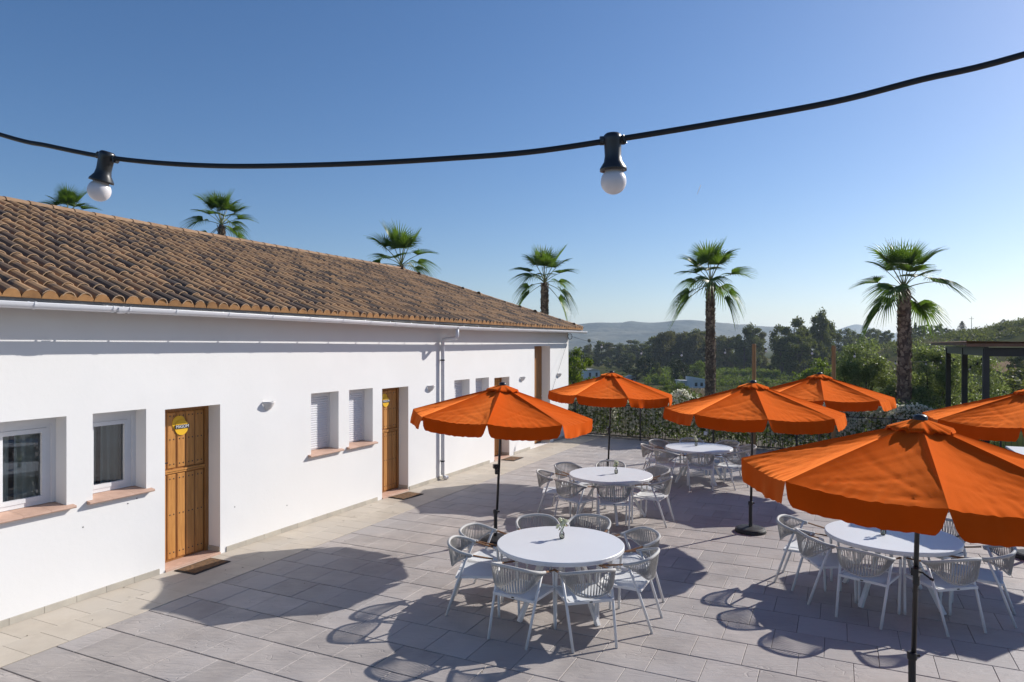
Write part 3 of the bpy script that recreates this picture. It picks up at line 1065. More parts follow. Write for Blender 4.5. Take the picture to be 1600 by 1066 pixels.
# ---- doors
def text_obj(txt, size, parent, loc, m):
    cu = bpy.data.curves.new('sign_text', 'FONT')
    cu.body = txt
    cu.size = size
    cu.extrude = 0.0012
    cu.align_x = 'CENTER'
    cu.align_y = 'CENTER'
    cu.materials.append(m)
    tmp = bpy.data.objects.new('sign_text', cu)
    me = bpy.data.meshes.new_from_object(tmp)
    bpy.data.objects.remove(tmp)
    me.name = 'sign_text'
    o = bpy.data.objects.new('sign_text', me)
    COL.objects.link(o)
    o.parent = parent
    o.location = loc
    o.rotation_euler = (R(90), 0, 0)
    return o
def door(x0, x1, sign):
    y = 0.262
    zt = 2.146
    mb = MB()
    mb.box((x0 + 0.06, y, 0.035), (x1 - 0.06, y + 0.045, zt - 0.05))
    d = part('door', mb, M['wood_frame'], bld)
    fr = MB()
    fr.box((x0 + 0.001, y - 0.03, 0.031), (x0 + 0.06, y + 0.06, zt - 0.001))
    fr.box((x1 - 0.06, y - 0.03, 0.031), (x1 - 0.001, y + 0.06, zt - 0.001))
    fr.box((x0 + 0.06, y - 0.03, zt - 0.05), (x1 - 0.06, y + 0.06, zt - 0.001))
    part('door_frame', fr, M['wood_frame'], d)
    n = 5
    w = (x1 - x0 - 0.14) / n
    studs = MB()
    for half, (za, zb) in enumerate(((0.06, 1.225), (1.30, zt - 0.07))):
        for k in range(n):
            xa = x0 + 0.07 + k * w
            p = MB()
            b = 0.012
            vs = [(xa + 0.008, y, za), (xa + w - 0.008, y, za), (xa + w - 0.008, y, zb), (xa + 0.008, y, zb),
                  (xa + 0.008 + b, y - 0.016, za + b), (xa + w - 0.008 - b, y - 0.016, za + b), (xa + w - 0.008 - b, y - 0.016, zb - b), (xa + 0.008 + b, y - 0.016, zb - b)]
            p.add(vs, [(4, 5, 6, 7), (0, 1, 5, 4), (1, 2, 6, 5), (2, 3, 7, 6), (3, 0, 4, 7)])
            part('plank', p, M['wood_door'], d)
            for zc in ((0.15, 0.67, 1.16) if half == 0 else (1.36, 1.70, 2.02)):
                for xx in (xa + 0.045, xa + w - 0.045):
                    o = len(studs.v)
                    studs.add([(xx + 0.011 * math.cos(t), y - 0.0165, zc + 0.011 * math.sin(t)) for t in np.linspace(0, 2 * math.pi, 7)[:-1]] + [(xx, y - 0.025, zc)],
                              [(j, (j + 1) % 6, 6) for j in range(6)])
    part('studs', studs, M['dark_metal'], d, kind='stuff')
    rail = MB()
    rail.box((x0 + 0.062, y - 0.022, 1.236), (x1 - 0.062, y, 1.254))
    rail.box((x0 + 0.062, y - 0.028, 1.262), (x1 - 0.062, y, 1.284))
    part('middle_rail', rail, M['wood_door'], d)
    h = MB()
    h.box((x0 + 0.078, y - 0.024, 1.30), (x0 + 0.11, y - 0.016, 1.46))
    h.tube([(x0 + 0.094, y - 0.02, 1.40), (x0 + 0.094, y - 0.065, 1.40), (x0 + 0.19, y - 0.068, 1.40)], 0.009, 6)
    part('handle', h, M['dark_metal'], d)
    th = MB()
    th.cbox((x0 + 0.002, -0.015, -0.002), (x1 - 0.002, y + 0.05, 0.032), 0.004)
    part('threshold', th, M['sill'], d)
    if sign:
        sx, sz = x0 + 0.43, 1.865
        disc = MB()
        for (cx, cz, r, yy) in ((sx - 0.03, sz + 0.05, 0.105, y - 0.024), (sx + 0.01, sz - 0.012, 0.106, y - 0.03)):
            for yf in (yy, ):
                ring = [(cx + r * math.cos(t), yy, cz + r * math.sin(t)) for t in np.linspace(0, 2 * math.pi, 33)[:-1]]
                back = [(p[0], yy + 0.004, p[2]) for p in ring]
                o = len(disc.v)
                disc.add(ring + back, [tuple(range(32))] + [(j, (j + 1) % 32, 32 + (j + 1) % 32, 32 + j) for j in range(32)])
        part('sign_disc', disc, M['yellow'], d)
        bd = MB().box((sx - 0.10, y - 0.037, sz - 0.026), (sx + 0.13, y - 0.031, sz + 0.027))
        part('sign_band', bd, M['sign_black'], d)
        text_obj('MASOM', 0.060, d, (sx + 0.014, y - 0.039, sz + 0.001), M['sign_white'])
    return d
for i, (a, b) in enumerate(DOOR):
    door(a, b, i < 2)
# tall recessed opening near the far corner
mb = MB()
mb.box((TALL[0] + .002, 0.29, 0.02), (TALL[1] - .002, 0.34, 2.96))
td = part('door', mb, M['wood_frame'], bld)
td['label'] = 'tall dark wooden door in the deep recess'
w = (TALL[1] - TALL[0]) / 8
for k in range(8):
    for (za, zb) in ((0.05, 1.4), (1.45, 2.93)):
        p = MB().box((TALL[0] + k * w + 0.006, 0.277, za), (TALL[0] + (k + 1) * w - 0.006, 0.289, zb))
        part('plank', p, M['wood_frame'], td)
# small dark screw marks on the wall
dots = MB()
for (s_, z_) in ((-1.08, 0.86), (1.15, 0.62), (-0.4, 1.06), (2.2, 0.42), (-0.52, 1.02)):
    dots.box((s_ - 0.006, -0.004, z_ - 0.006), (s_ + 0.006, 0.001, z_ + 0.006))
part('screw_head', dots, M['dark_metal'], bld)

# ---- wall lamps
def wall_lamp(s_, z_, label):
    x, y, z = wl(s_, 0, z_)
    t = thing('wall_lamp', label, 'wall lamp', (x, y, z), ROTW, 'wall lamps along the white wall')
    mb = MB()
    n = 12
    P = []
    for (r, zz, dy) in ((0.055, -0.10, 0.035), (0.085, -0.06, 0.07), (0.105, 0.0, 0.105), (0.11, 0.022, 0.115), (0.098, 0.022, 0.10), (0.09, 0.0, 0.085)):
        P.append([(r * math.cos(a), -0.004 - dy * math.sin(a), zz) for a in np.linspace(0, math.pi, n)])
    mb.grid(P)
    part('lamp_shade', mb, M['lamp_white'], t, smooth=True)
    mb = MB()
    mb.box((-0.05, -0.012, -0.08), (0.05, -0.001, 0.01))
    part('wall_plate', mb, M['lamp_white'], t)
    mb = MB()
    mb.add([(r_ * 1, 0, 0) for r_ in ()], [])
    mb.lathe([(0.02, -0.05), (0.03, -0.02), (0.02, 0.0), (0.001, 0.004)], 10, c=(0, -0.05, 0))
    part('lamp_bulb', mb, M['bulb'], t, smooth=True)
wall_lamp(1.79, 2.10, 'small pale half cup wall lamp between the front door and the shuttered windows')
wall_lamp(6.45, 2.10, 'small pale half cup wall lamp just left of the downspout')
wall_lamp(11.2, 2.09, 'small pale half cup wall lamp between the third door and the tall recess')
wall_lamp(13.95, 2.08, 'small pale half cup wall lamp nearest the far corner of the building')

# ---- door mats
def door_mat(s_, n_, w, l, rot, label):
    x, y, z = wl(s_, -n_, 0.004)
    t = thing('door_mat', label, 'door mat', (x, y, z), ROTW + rot, 'coir mats before the doors')
    part('border', MB().cbox((-w / 2, -l / 2, 0), (w / 2, l / 2, 0.010), 0.004), M['rubber'], t)
    P = []
    for yy in np.linspace(-l / 2 + 0.025, l / 2 - 0.025, 8):
        P.append([(xx, yy, 0.0125 + rs.uniform(0, 0.006)) for xx in np.linspace(-w / 2 + 0.025, w / 2 - 0.025, 12)])
    mb = MB()
    mb.grid(P)
    part('fibre_pad', mb, M['mat_fibre'], t)
door_mat(0.39, 0.245, 0.60, 0.38, 0.03, 'coir door mat with dark rim before the nearest wooden door')
door_mat(5.17, 0.26, 0.60, 0.40, -0.12, 'half shaded coir door mat before the second wooden door')
door_mat(10.04, 0.26, 0.60, 0.38, 0.0, 'sunlit coir door mat before the door behind the umbrella')

def litter():
    rng = np.random.default_rng(77)
    n = 70
    C = np.zeros((n, 3))
    for k in range(n):
        s_ = rng.uniform(-2, 14)
        n_ = rng.uniform(0.02, 1.0) if k < 45 else rng.uniform(1.0, 7.0)
        C[k] = wl(s_, -n_, 0.008)
    Q = leaf_quads(C, 0.045, 0.022, rng)
    Q[:, :, 2] = 0.006 + np.abs(Q[:, :, 2] - 0.008) * 0.35
    o = link('fallen_leaves', quads_mesh('fallen_leaves', Q, M['soil']), kind='stuff')
    tag(o, 'few dry leaves scattered on walkway and paving', 'leaves')
litter()

# ================================================================== FENCE, KERB, HEDGE
fence_root = thing('metal_fence', 'black metal railing with thin upright bars along the terrace edge', 'fence', (FP[0], FP[1], 0), math.atan2(FD[1], FD[0]))
FL = 14.6
post_me = MB().box((-0.02, -0.02, 0), (0.02, 0.02, 1.10)).mesh('post', M['dark_metal'])
for tt in (0.2, 2.5, 4.8, 7.1, 9.4, 11.7, 14.0):
    link('post', post_me, fence_root, loc=(tt, 0, 0))
for z in (1.08, 0.10):
    part('rail', MB().box((-0.9, -0.018, z - 0.014), (FL, 0.018, z + 0.014)), M['dark_metal'], fence_root)
bal_me = MB().box((-0.004, -0.004, 0.115), (0.004, 0.004, 1.066)).mesh('baluster', M['dark_metal'])
tt = -0.85
while tt < FL:
    link('baluster', bal_me, fence_root, loc=(tt, 0, 0))
    tt += 0.11
kb = MB().cbox((-1.2, 0.02, -0.3), (FL, 0.16, 0.03), 0.01)
part('kerb', kb, M['kerb'], kind='structure', loc=(FP[0], FP[1], 0), rot=(0, 0, math.atan2(FD[1], FD[0])))
mb = MB().box((-1.2, 0.16, -0.3), (FL + 2, 3.4, -0.02))
part('planting_bed', mb, M['soil'], kind='structure', loc=(FP[0], FP[1], 0), rot=(0, 0, math.atan2(FD[1], FD[0])))

def hedge(t0, t1, label, n, nf, seed, h=1.3, name='oleander_hedge'):
    rng = np.random.default_rng(seed)
    t = thing(name, label, 'hedge', (FP[0], FP[1], 0), math.atan2(FD[1], FD[0]))
    x = rng.uniform(t0, t1, n)
    top = h + 0.12 * np.sin(x * 2.3) + 0.1 * np.sin(x * 5.1 + 1) + rng.normal(0, 0.06, n)
    z = top * rng.uniform(0.02, 1.0, n) ** 0.75
    dep = 0.45 + 0.12 * np.sin(x * 3.1 + z * 2) + 0.1 * np.sin(x * 7.3 - z * 5)
    side = rng.uniform(0, 1, n)
    y = 0.85 + dep * np.where(side < 0.7, -rng.uniform(0, 1, n) ** 0.3, rng.uniform(0, 1, n))
    C = np.stack([x, y, z], axis=1)
    me = quads_mesh('leaves', leaf_quads(C, 0.125, 0.036, rng, up=0.7), M['leaf_hedge'])
    link('leaves', me, t, kind='stuff')
    xf = rng.uniform(t0, t1, nf)
    topf = h + 0.12 * np.sin(xf * 2.3) + 0.1 * np.sin(xf * 5.1 + 1)
    zf = topf * (0.12 + 0.9 * rng.uniform(0, 1, nf) ** 0.6)
    df = 0.45 + 0.12 * np.sin(xf * 3.1 + zf * 2) + 0.1 * np.sin(xf * 7.3 - zf * 5)
    Cf = np.stack([xf, 0.85 - df * rng.uniform(0.85, 1.12, nf), zf], axis=1)
    Q = np.concatenate([leaf_quads(Cf + rng.normal(0, 0.018, (nf, 3)), 0.075, 0.06, rng) for _ in range(3)])
    link('blossoms', quads_mesh('blossoms', Q, M['flower_hedge']), t, kind='stuff')
    st = MB()
    for _ in range(int((t1 - t0) * 6)):
        xx = rng.uniform(t0, t1)
        yy = rng.uniform(0.55, 1.1)
        st.tube([(xx, yy, -0.02), (xx + rng.normal(0, .05), yy + rng.normal(0, .05), 0.6), (xx + rng.normal(0, .12), yy + rng.normal(0, .1), 1.15)], [0.012, 0.009, 0.005], 4, caps=False)
    part('stems', st, M['bark'], t, kind='stuff')
hedge(-1.0, 5.9, 'white flowering oleander hedge behind the railing, running from the building corner', 20000, 2600, 21, h=1.42)
hedge(6.0, 10.6, 'white flowering oleander hedge by the right palm trunk, below the rear umbrella', 15000, 2600, 22, h=1.45)

# ================================================================== UMBRELLAS
RC, ZRIM, ZAPEX = 1.38, 1.95, 2.37
def canopy_meshes(seed):
    """canopy of eight gores, eight valance flaps, vent cap"""
    rng = np.random.default_rng(seed)
    NA, NR = 60, 34
    V, Fc = [], []
    flaps = []
    for g in range(8):
        a0, a1 = g * math.pi / 4, (g + 1) * math.pi / 4
        c0 = np.array((math.cos(a0), math.sin(a0)))
        c1 = np.array((math.cos(a1), math.sin(a1)))
        ph = rng.uniform(0, 6.28, 10)
        amp = rng.uniform(0.5, 1.0, 10)
        sagk = rng.uniform(0.080, 0.105)
        P = np.zeros((NR + 1, NA + 1, 3))
        for i in range(NR + 1):
            rho = 0.05 + 0.95 * i / NR
            for j in range(NA + 1):
                t = j / NA
                xy = (c0 * (1 - t) + c1 * t) * RC * rho
                # edge pulled in between the corners
                hollow = 4 * t * (1 - t)
                xy = xy * (1 - 0.025 * hollow * rho ** 3)
                z = ZRIM + (ZAPEX - ZRIM) * (1 - rho ** 1.06)
                env = min(t, 1 - t)
                z -= sagk * hollow ** 0.8 * rho * (1.25 - rho) * 1.5
                z -= 0.012 * hollow * rho ** 3
                # tension creases that fan out of the two rim corners
                w = 0.0
                for cc, tt, pa in ((c0, t, 0), (c1, 1 - t, 5)):
                    dx = 1 - rho
                    dy = tt * 0.765 * rho
                    dist = math.hypot(dx, dy)
                    ang = math.atan2(dx, dy + 1e-6)
                    fall = math.exp(-dist * 1.7) * min(1, dist * 7)
                    for fr_, am_, pp in ((6.3, 1.0, 0), (10.7, 0.8, 1), (17.1, 0.45, 2)):
                        q = abs(math.sin(ang * fr_ + ph[(pa + pp) % 10] + dist * (1.5 - pp)))
                        w += fall * am_ * amp[(pa + pp) % 10] * (0.25 - (1 - q) ** 3.0 * 1.15)
                # long soft pleats from the top and short gathers at the hem
                w2 = math.sin(t * 15 + ph[3] + 1.5 * rho) * amp[3] * 0.6 + 0.5 * math.sin(t * 27 + ph[4]) * amp[4]
                hem = math.exp(-(1 - rho) * 9) * (math.sin(t * 52 + ph[6] + 4 * (1 - rho)) + 0.7 * math.sin(t * 83 + ph[7]))
                z += 0.0095 * w * hollow ** 0.3 + 0.0030 * w2 * rho * hollow ** 0.5 + 0.0030 * hem * hollow ** 0.4
                P[i, j] = (xy[0], xy[1], z)
        o = len(V)
        b = NA + 1
        V.extend([tuple(p) for p in P.reshape(-1, 3)])
        for i in range(NR):
            for j in range(NA):
                Fc.append((o + i * b + j, o + (i + 1) * b + j, o + (i + 1) * b + j + 1, o + i * b + j + 1))
        # flap
        edge = P[NR]
        am = (a0 + a1) / 2
        outv = np.array((math.cos(am), math.sin(am)))
        NV = 6
        rows = []
        drop = 0.170
        sw = rng.uniform(-0.02, 0.045)
        for i in range(NV + 1):
            k = i / NV
            row = []
            for j in range(NA + 1):
                t = j / NA
                e = edge[j].copy()
                # rounded lower corners and a notch beside the ribs
                d_end = min(t, 1 - t)
                lim = min(1.0, 0.30 + 6.0 * max(d_end - 0.018, 0)) if d_end < 0.16 else 1.0
                lim = min(1.0, math.sqrt(max(0.0, 1 - max(0, 1 - d_end / 0.075) ** 2)) * 0.97 + 0.08)
                kk = k * lim
                tw = 0.010 * math.sin(t * 14 + ph[5]) * kk + 0.006 * math.sin(t * 25 + ph[6]) * kk
                off = sw * kk + tw + 0.018 * math.sin(kk * 1.6)
                # pull the lower ends in along the edge
                dirv = (c1 - c0) * RC
                sh = (0.5 - t) * 0.022 * kk
                e[0] += outv[0] * off + dirv[0] * sh
                e[1] += outv[1] * off + dirv[1] * sh
                e[2] -= drop * kk + 0.004 * (i > 0)
                row.append(tuple(e))
            rows.append(row)
        fm = MB()
        fm.grid(rows)
        flaps.append(fm.mesh('valance_flap', M['canvas'], smooth=True))
    me = MB().add(V, Fc).mesh('canopy', M['canvas'], smooth=True)
    # mark the rib creases
    cap = MB()
    rows = []
    NC = 64
    for i, rr in enumerate((0.03, 0.08, 0.14, 0.20, 0.245)):
        row = []
        for j in range(NC + 1):
            a = 2 * math.pi * j / NC
            sc = abs(math.sin(4 * a))
            q = rr * (1 - 0.08 * sc * (i / 4))
            zz = ZAPEX + 0.034 - 0.086 * (rr / 0.245) ** 1.15 + (0.013 * (i / 4) ** 1.3) * (math.sin(11 * a + seed) * 0.7 + math.sin(19 * a + 2 * seed) * 0.6 + math.sin(31 * a) * 0.35)
            row.append((q * math.cos(a), q * math.sin(a), zz))
        rows.append(row)
    rows.append([(p[0] * 1.03, p[1] * 1.03, p[2] - 0.013) for p in rows[-1]])
    cap.grid(rows)
    return me, flaps, cap.mesh('vent_cap', M['canvas'], smooth=True)

def shared_umbrella_parts():
    d = {}
    d['pole'] = MB().tube([(0, 0, 0.47), (0, 0, ZAPEX + 0.02)], 0.0195, 12).mesh('pole', M['pole'], True)
    mb = MB()
    mb.tube([(0, 0, 1.04), (0, 0, 1.05), (0, 0, 1.055), (0, 0, 1.13), (0, 0, 1.135), (0, 0, 1.145)], [0.021, 0.024, 0.026, 0.026, 0.024, 0.021], 12)
    mb.box((-0.028, -0.05, 1.13), (0.028, 0.028, 1.19))
    d['crank_housing'] = mb.mesh('crank_housing', M['pole'])
    mb = MB()
    mb.tube([(0.026, -0.01, 1.16), (0.05, -0.01, 1.16), (0.055, -0.01, 1.155), (0.10, -0.012, 1.13)], 0.007, 6)
    mb.tube([(0.10, -0.012, 1.128), (0.128, -0.012, 1.122)], 0.011, 8)
    d['crank_handle'] = mb.mesh('crank_handle', M['pole'])
    mb = MB()
    mb.lathe([(0.001, 0.092), (0.05, 0.092), (0.06, 0.09), (0.19, 0.074), (0.222, 0.062), (0.235, 0.045), (0.24, 0.03), (0.238, 0.0), (0.001, 0.0)], 40)
    d['base'] = mb.mesh('base', M['base_plastic'], False)
    mb = MB()
    mb.tube([(0, 0, 0.08), (0, 0, 0.43)], 0.028, 14)
    mb.tube([(0, 0, 0.43), (0, 0, 0.445), (0, 0, 0.48), (0, 0, 0.49)], [0.034, 0.037, 0.037, 0.03], 14)
    mb.tube([(0.036, 0, 0.46), (0.062, 0, 0.46)], 0.012, 8)
    d['base_tube'] = mb.mesh('base_tube', M['base_plastic'], False)
    d['finial'] = MB().lathe([(0.055, ZAPEX + 0.02), (0.053, ZAPEX + 0.042), (0.042, ZAPEX + 0.056), (0.02, ZAPEX + 0.064), (0.001, ZAPEX + 0.066)], 16).mesh('finial', M['pole'], True)
    d['hub'] = MB().tube([(0, 0, 1.98), (0, 0, 2.04)], 0.04, 12).mesh('hub', M['rib_metal'])
    d['rib'] = MB().bar((0.05, 0, ZAPEX - 0.035), (RC - 0.01, 0, ZRIM - 0.022), 0.012, 0.018).mesh('rib', M['rib_metal'])
    d['strut'] = MB().bar((0.04, 0, 2.0), (0.72, 0, ZRIM + (ZAPEX - ZRIM) * (1 - 0.51) - 0.035), 0.01, 0.014).mesh('strut', M['rib_metal'])
    return d
UP = shared_umbrella_parts()
def umbrella(x, y, turn, lean, label, seed, tilt=0.0, dz=0.0):
    t = thing('patio_umbrella', label, 'umbrella', (x, y, 0.0), 0.0, 'orange umbrellas on the terrace')
    link('base', UP['base'], t)
    link('base_tube', UP['base_tube'], t)
    lr = (lean[0], lean[1], 0)
    pl = link('pole', UP['pole'], t, rot=lr)
    ch = link('crank_housing', UP['crank_housing'], t, rot=(lr[0], lr[1], turn + 0.4))
    link('crank_handle', UP['crank_handle'], ch)
    me, flaps, cap = canopy_meshes(seed)
    ct = (Euler(lr).to_matrix() @ Matrix.Rotation(turn, 3, 'Z')).to_euler()
    cn = link('canopy', me, t, rot=ct, loc=(0, 0, dz))
    for f in flaps:
        link('valance_flap', f, cn)
    vc = link('vent_cap', cap, t, rot=ct, loc=(0, 0, dz))
    link('finial', UP['finial'], t, rot=ct, loc=(0, 0, dz))
    hb = link('hub', UP['hub'], t, rot=ct, loc=(0, 0, dz))
    for k in range(8):
        rb = link('rib', UP['rib'], hb, rot=(0, 0, k * math.pi / 4))
        link('strut', UP['strut'], hb, rot=(0, 0, k * math.pi / 4))
    return t
# turn = angle of a rib
umbrella(-0.25, 10.40, R(-97), (0.0, R(2.6)), 'orange umbrella over the front table, standing before the white wall and downspout', 1)
umbrella(2.10, 15.0, R(-84), (0.0, R(2.2)), 'orange umbrella at the far corner of the building, before the oleander hedge', 2)
umbrella(3.83, 10.96, R(-101), (0.0, R(1.0)), 'orange umbrella in the middle with its round black base standing clear on the paving', 3)
umbrella(6.38, 14.2, R(-66), (0.0, R(0.5)), 'orange umbrella at the back before the right palm trunk and a wooden post', 4)
umbrella(3.27, 5.58, R(-69), (0.0, R(1.6)), 'largest orange umbrella in front, its crank pole rising before a white table', 5)
umbrella(7.33, 9.60, R(-88), (0.0, R(0.5)), 'orange umbrella cut by the right edge, below the black pergola posts', 6)

# ================================================================== TABLES
def make_table_meshes():
    d = {}
    mb = MB()
    r = 0.72
    mb.lathe([(0.001, 0.75), (r - 0.006, 0.75), (r, 0.744), (r, 0.708), (r - 0.005, 0.703), (0.001, 0.703)], 72)
    d['tabletop'] = mb.mesh('tabletop', M['table_white'])
    me = MB()
    me.bar((0.20, 0, 0.69), (0.60, 0, 0.0), 0.042, 0.042, up=(0, 1, 0))
    d['leg'] = me.mesh('leg', M['chair_white'])
    mb = MB()
    mb.box((-0.35, -0.03, 0.665), (0.35, 0.03, 0.702))
    mb.box((-0.03, -0.35, 0.664), (0.03, 0.35, 0.701))
    mb.tube([(0, 0, 0.35), (0, 0, 0.665)], 0.02, 8)
    d['underframe'] = mb.mesh('underframe', M['chair_white'])
    return d
TM = make_table_meshes()
def table(x, y, rot, label):
    t = thing('round_table', label, 'table', (x, y, 0), rot, 'round white tables on the terrace')
    link('tabletop', TM['tabletop'], t)
    link('underframe', TM['underframe'], t)
    for k in range(4):
        link('leg', TM['leg'], t, rot=(0, 0, k * math.pi / 2))
    return t
T = [(0.55, 7.76), (1.72, 11.9), (4.12, 15.05), (4.50, 8.10)]
table(*T[0], R(38), 'round white table in full sun nearest the camera, flower vase near its centre')
table(*T[1], R(2), 'round white table between the front table and the back table, beside the thin umbrella pole')
table(*T[2], R(20), 'farthest round white table, set before the hedge and railing')
table(*T[3], R(30), 'round white table shaded by the largest umbrella')

# ================================================================== CHAIRS
def bez(pts, n):
    """Catmull-Rom through pts"""
    P_ = [Vector(p) for p in pts]
    P_ = [P_[0] * 2 - P_[1]] + P_ + [P_[-1] * 2 - P_[-2]]
    out = []
    for i in range(1, len(P_) - 2):
        for k in range(n):
            t = k / n
            a, b, c, d = P_[i - 1], P_[i], P_[i + 1], P_[i + 2]
            out.append(0.5 * ((2 * b) + (c - a) * t + (2 * a - 5 * b + 4 * c - d) * t * t + (3 * b - a - 3 * c + d) * t ** 3))
    out.append(P_[-2])
    return out
def make_chair():
    """faces +Y; seat height 0.45, back rim 0.78"""
    t = thing('rope_chair', 'x', 'chair', (0, 0, 0), 0, 'white rope backed chairs around the tables')
    rim = bez([(-0.268, -0.04, 0.688), (-0.272, -0.12, 0.705), (-0.255, -0.22, 0.735), (-0.18, -0.305, 0.765), (0, -0.335, 0.778), (0.18, -0.305, 0.765), (0.255, -0.22, 0.735), (0.272, -0.12, 0.705), (0.268, -0.04, 0.688)], 5)
    part('back_rim', MB().tube(rim, 0.0172, 8), M['rim_rope'], t, smooth=True)
    low = bez([(-0.262, -0.05, 0.672), (-0.262, -0.13, 0.655), (-0.235, -0.22, 0.60), (-0.155, -0.275, 0.535), (0, -0.292, 0.505), (0.155, -0.275, 0.535), (0.235, -0.22, 0.60), (0.262, -0.13, 0.655), (0.262, -0.05, 0.672)], 5)
    part('lower_rail', MB().tube(low, 0.010, 6), M['rim_rope'], t, smooth=True)
    ropes = MB()
    n = 88
    def samp(L_, u):
        f = u * (len(L_) - 1)
        i = min(int(f), len(L_) - 2)
        return L_[i].lerp(L_[i + 1], f - i)
    for k in range(n):
        u = (k + 0.5) / n
        du = 0.008 * (1 if k % 2 else -1)
        a = samp(rim, u)
        b = samp(low, min(max(u + du, 0), 1))
        out = Vector((a.x, a.y + 0.02, 0)).normalized() * (0.007 if k % 2 else -0.005)
        ropes.tube([a + out, b + out], 0.0046, 4, caps=False)
    part('rope_weave', ropes, M['rope'], t, kind='stuff')
    for sx in (-1, 1):
        arm = MB()
        pts = bez([(sx * 0.268, -0.03, 0.688), (sx * 0.262, 0.08, 0.668), (sx * 0.255, 0.19, 0.650)], 4)
        arm.tube(pts, 0.017, 6, flat=0.55)
        part('armrest', arm, M['teak'], t)
        fl = MB()
        fl.tube(bez([(sx * 0.255, 0.185, 0.648), (sx * 0.252, 0.222, 0.635), (sx * 0.247, 0.238, 0.60), (sx * 0.235, 0.248, 0.30), (sx * 0.225, 0.255, 0.0)], 4), [0.0145] * 17, 8)
        part('leg', fl, M['chair_white'], t, smooth=True)
        rl = MB()
        rl.tube([(sx * 0.262, -0.085, 0.695), (sx * 0.246, -0.20, 0.40), (sx * 0.226, -0.335, 0.0)], 0.0145, 8)
        part('leg', rl, M['chair_white'], t, smooth=True)
    st = MB()
    P = []
    for y in np.linspace(-0.205, 0.225, 7):
        P.append([(x * (1 + (y - 0.01) * 0.06), y, 0.448 - 0.012 * (1 - (x / 0.215) ** 2) + 0.006 * abs(y) * 4) for x in np.linspace(-0.215, 0.215, 7)])
    st.grid(P)
    st.grid([[(p[0], p[1], p[2] - 0.012) for p in reversed(r_)] for r_ in P])
    part('seat', st, M['seat_white'], t, smooth=True)
    fr = MB()
    for sx in (-1, 1):
        fr.bar((sx * 0.235, -0.215, 0.437), (sx * 0.238, 0.24, 0.447), 0.024, 0.026)
    fr.bar((-0.245, -0.215, 0.437), (0.245, -0.215, 0.437), 0.024, 0.026)
    fr.bar((-0.24, 0.235, 0.445), (0.24, 0.235, 0.445), 0.024, 0.026)
    sf = part('seat_frame', fr, M['chair_white'], t)
    bd = MB()
    bd.add([(0.02 * math.cos(a), -0.2275, 0.437 + 0.007 * math.sin(a)) for a in np.linspace(0, 2 * math.pi, 13)[:-1]], [tuple(range(12))])
    part('maker_badge', bd, M['dark_metal'], sf)
    return t
proto = make_chair()
first = [True]
def chair(tb, ang, rad, label, twist=0.0):
    a = R(ang)
    x, y = T[tb][0] + math.cos(a) * rad, T[tb][1] + math.sin(a) * rad
    rz = a + math.pi / 2 + R(twist)     # local +Y towards the table
    if first[0]:
        first[0] = False
        proto.location = (x, y, 0)
        proto.rotation_euler = (0, 0, rz)
        proto['label'] = label
    else:
        copy_tree(proto, (x, y, 0), (0, 0, rz), label)
A1 = 'rope chair at the sunlit front table, '
chair(0, -76, 0.76, A1 + 'near side, its seat striped by sun')
chair(0, -123, 0.77, A1 + 'near side left, with shaded seat')
chair(0, 180, 0.93, A1 + 'pulled out farthest to the wall side', -4)
chair(0, 150, 0.95, A1 + 'beside the black umbrella pole', 4)
chair(0, 103, 0.86, A1 + 'far side left, just right of the umbrella pole')
chair(0, 66, 0.92, A1 + 'far side right, directly behind the flowers')
chair(0, 20, 0.88, A1 + 'right side rear, its wooden arms towards the rim')
chair(0, -25, 0.77, A1 + 'right side front, with fully sunlit seat')
A2 = 'rope chair at the middle table, '
chair(1, -95, 0.74, A2 + 'near side, back squarely to the camera')
chair(1, -140, 0.84, A2 + 'near side left, above the front table')
chair(1, 174, 0.95, A2 + 'outermost on the wall side')
chair(1, 130, 0.90, A2 + 'far side left, towards the building')
chair(1, 82, 0.88, A2 + 'far side beneath the thin umbrella pole')
chair(1, 27, 0.84, A2 + 'right side rear')
chair(1, -29, 0.72, A2 + 'right side front, pushed in beside the broad shadow')
A3 = 'rope chair at the farthest table, '
chair(2, 172, 0.92, A3 + 'outermost on the left')
chair(2, -147, 0.86, A3 + 'near side left')
chair(2, -103, 0.76, A3 + 'near side, back to the camera')
chair(2, -52, 0.74, A3 + 'near side right, left of the umbrella pole')
chair(2, 2, 0.9, A3 + 'right end, half behind the umbrella pole')
chair(2, 38, 0.9, A3 + 'right side rear, by the hedge')
chair(2, 84, 0.88, A3 + 'far side right, behind the small vase')
chair(2, 130, 0.92, A3 + 'far side left, before the railing')
A4 = 'rope chair under the largest umbrella, '
chair(3, -79, 0.73, A4 + 'near side just right of the crank pole')
chair(3, -136, 0.74, A4 + 'near side left of the crank pole')
chair(3, 180, 0.75, A4 + 'left side front, casting its round back shadow')
chair(3, 146, 0.94, A4 + 'outermost on the left, near the round black base')
chair(3, -35, 0.85, A4 + 'right side front, near the right edge')
chair(3, 27, 0.86, A4 + 'right side rear, glimpsed between two valance flaps')

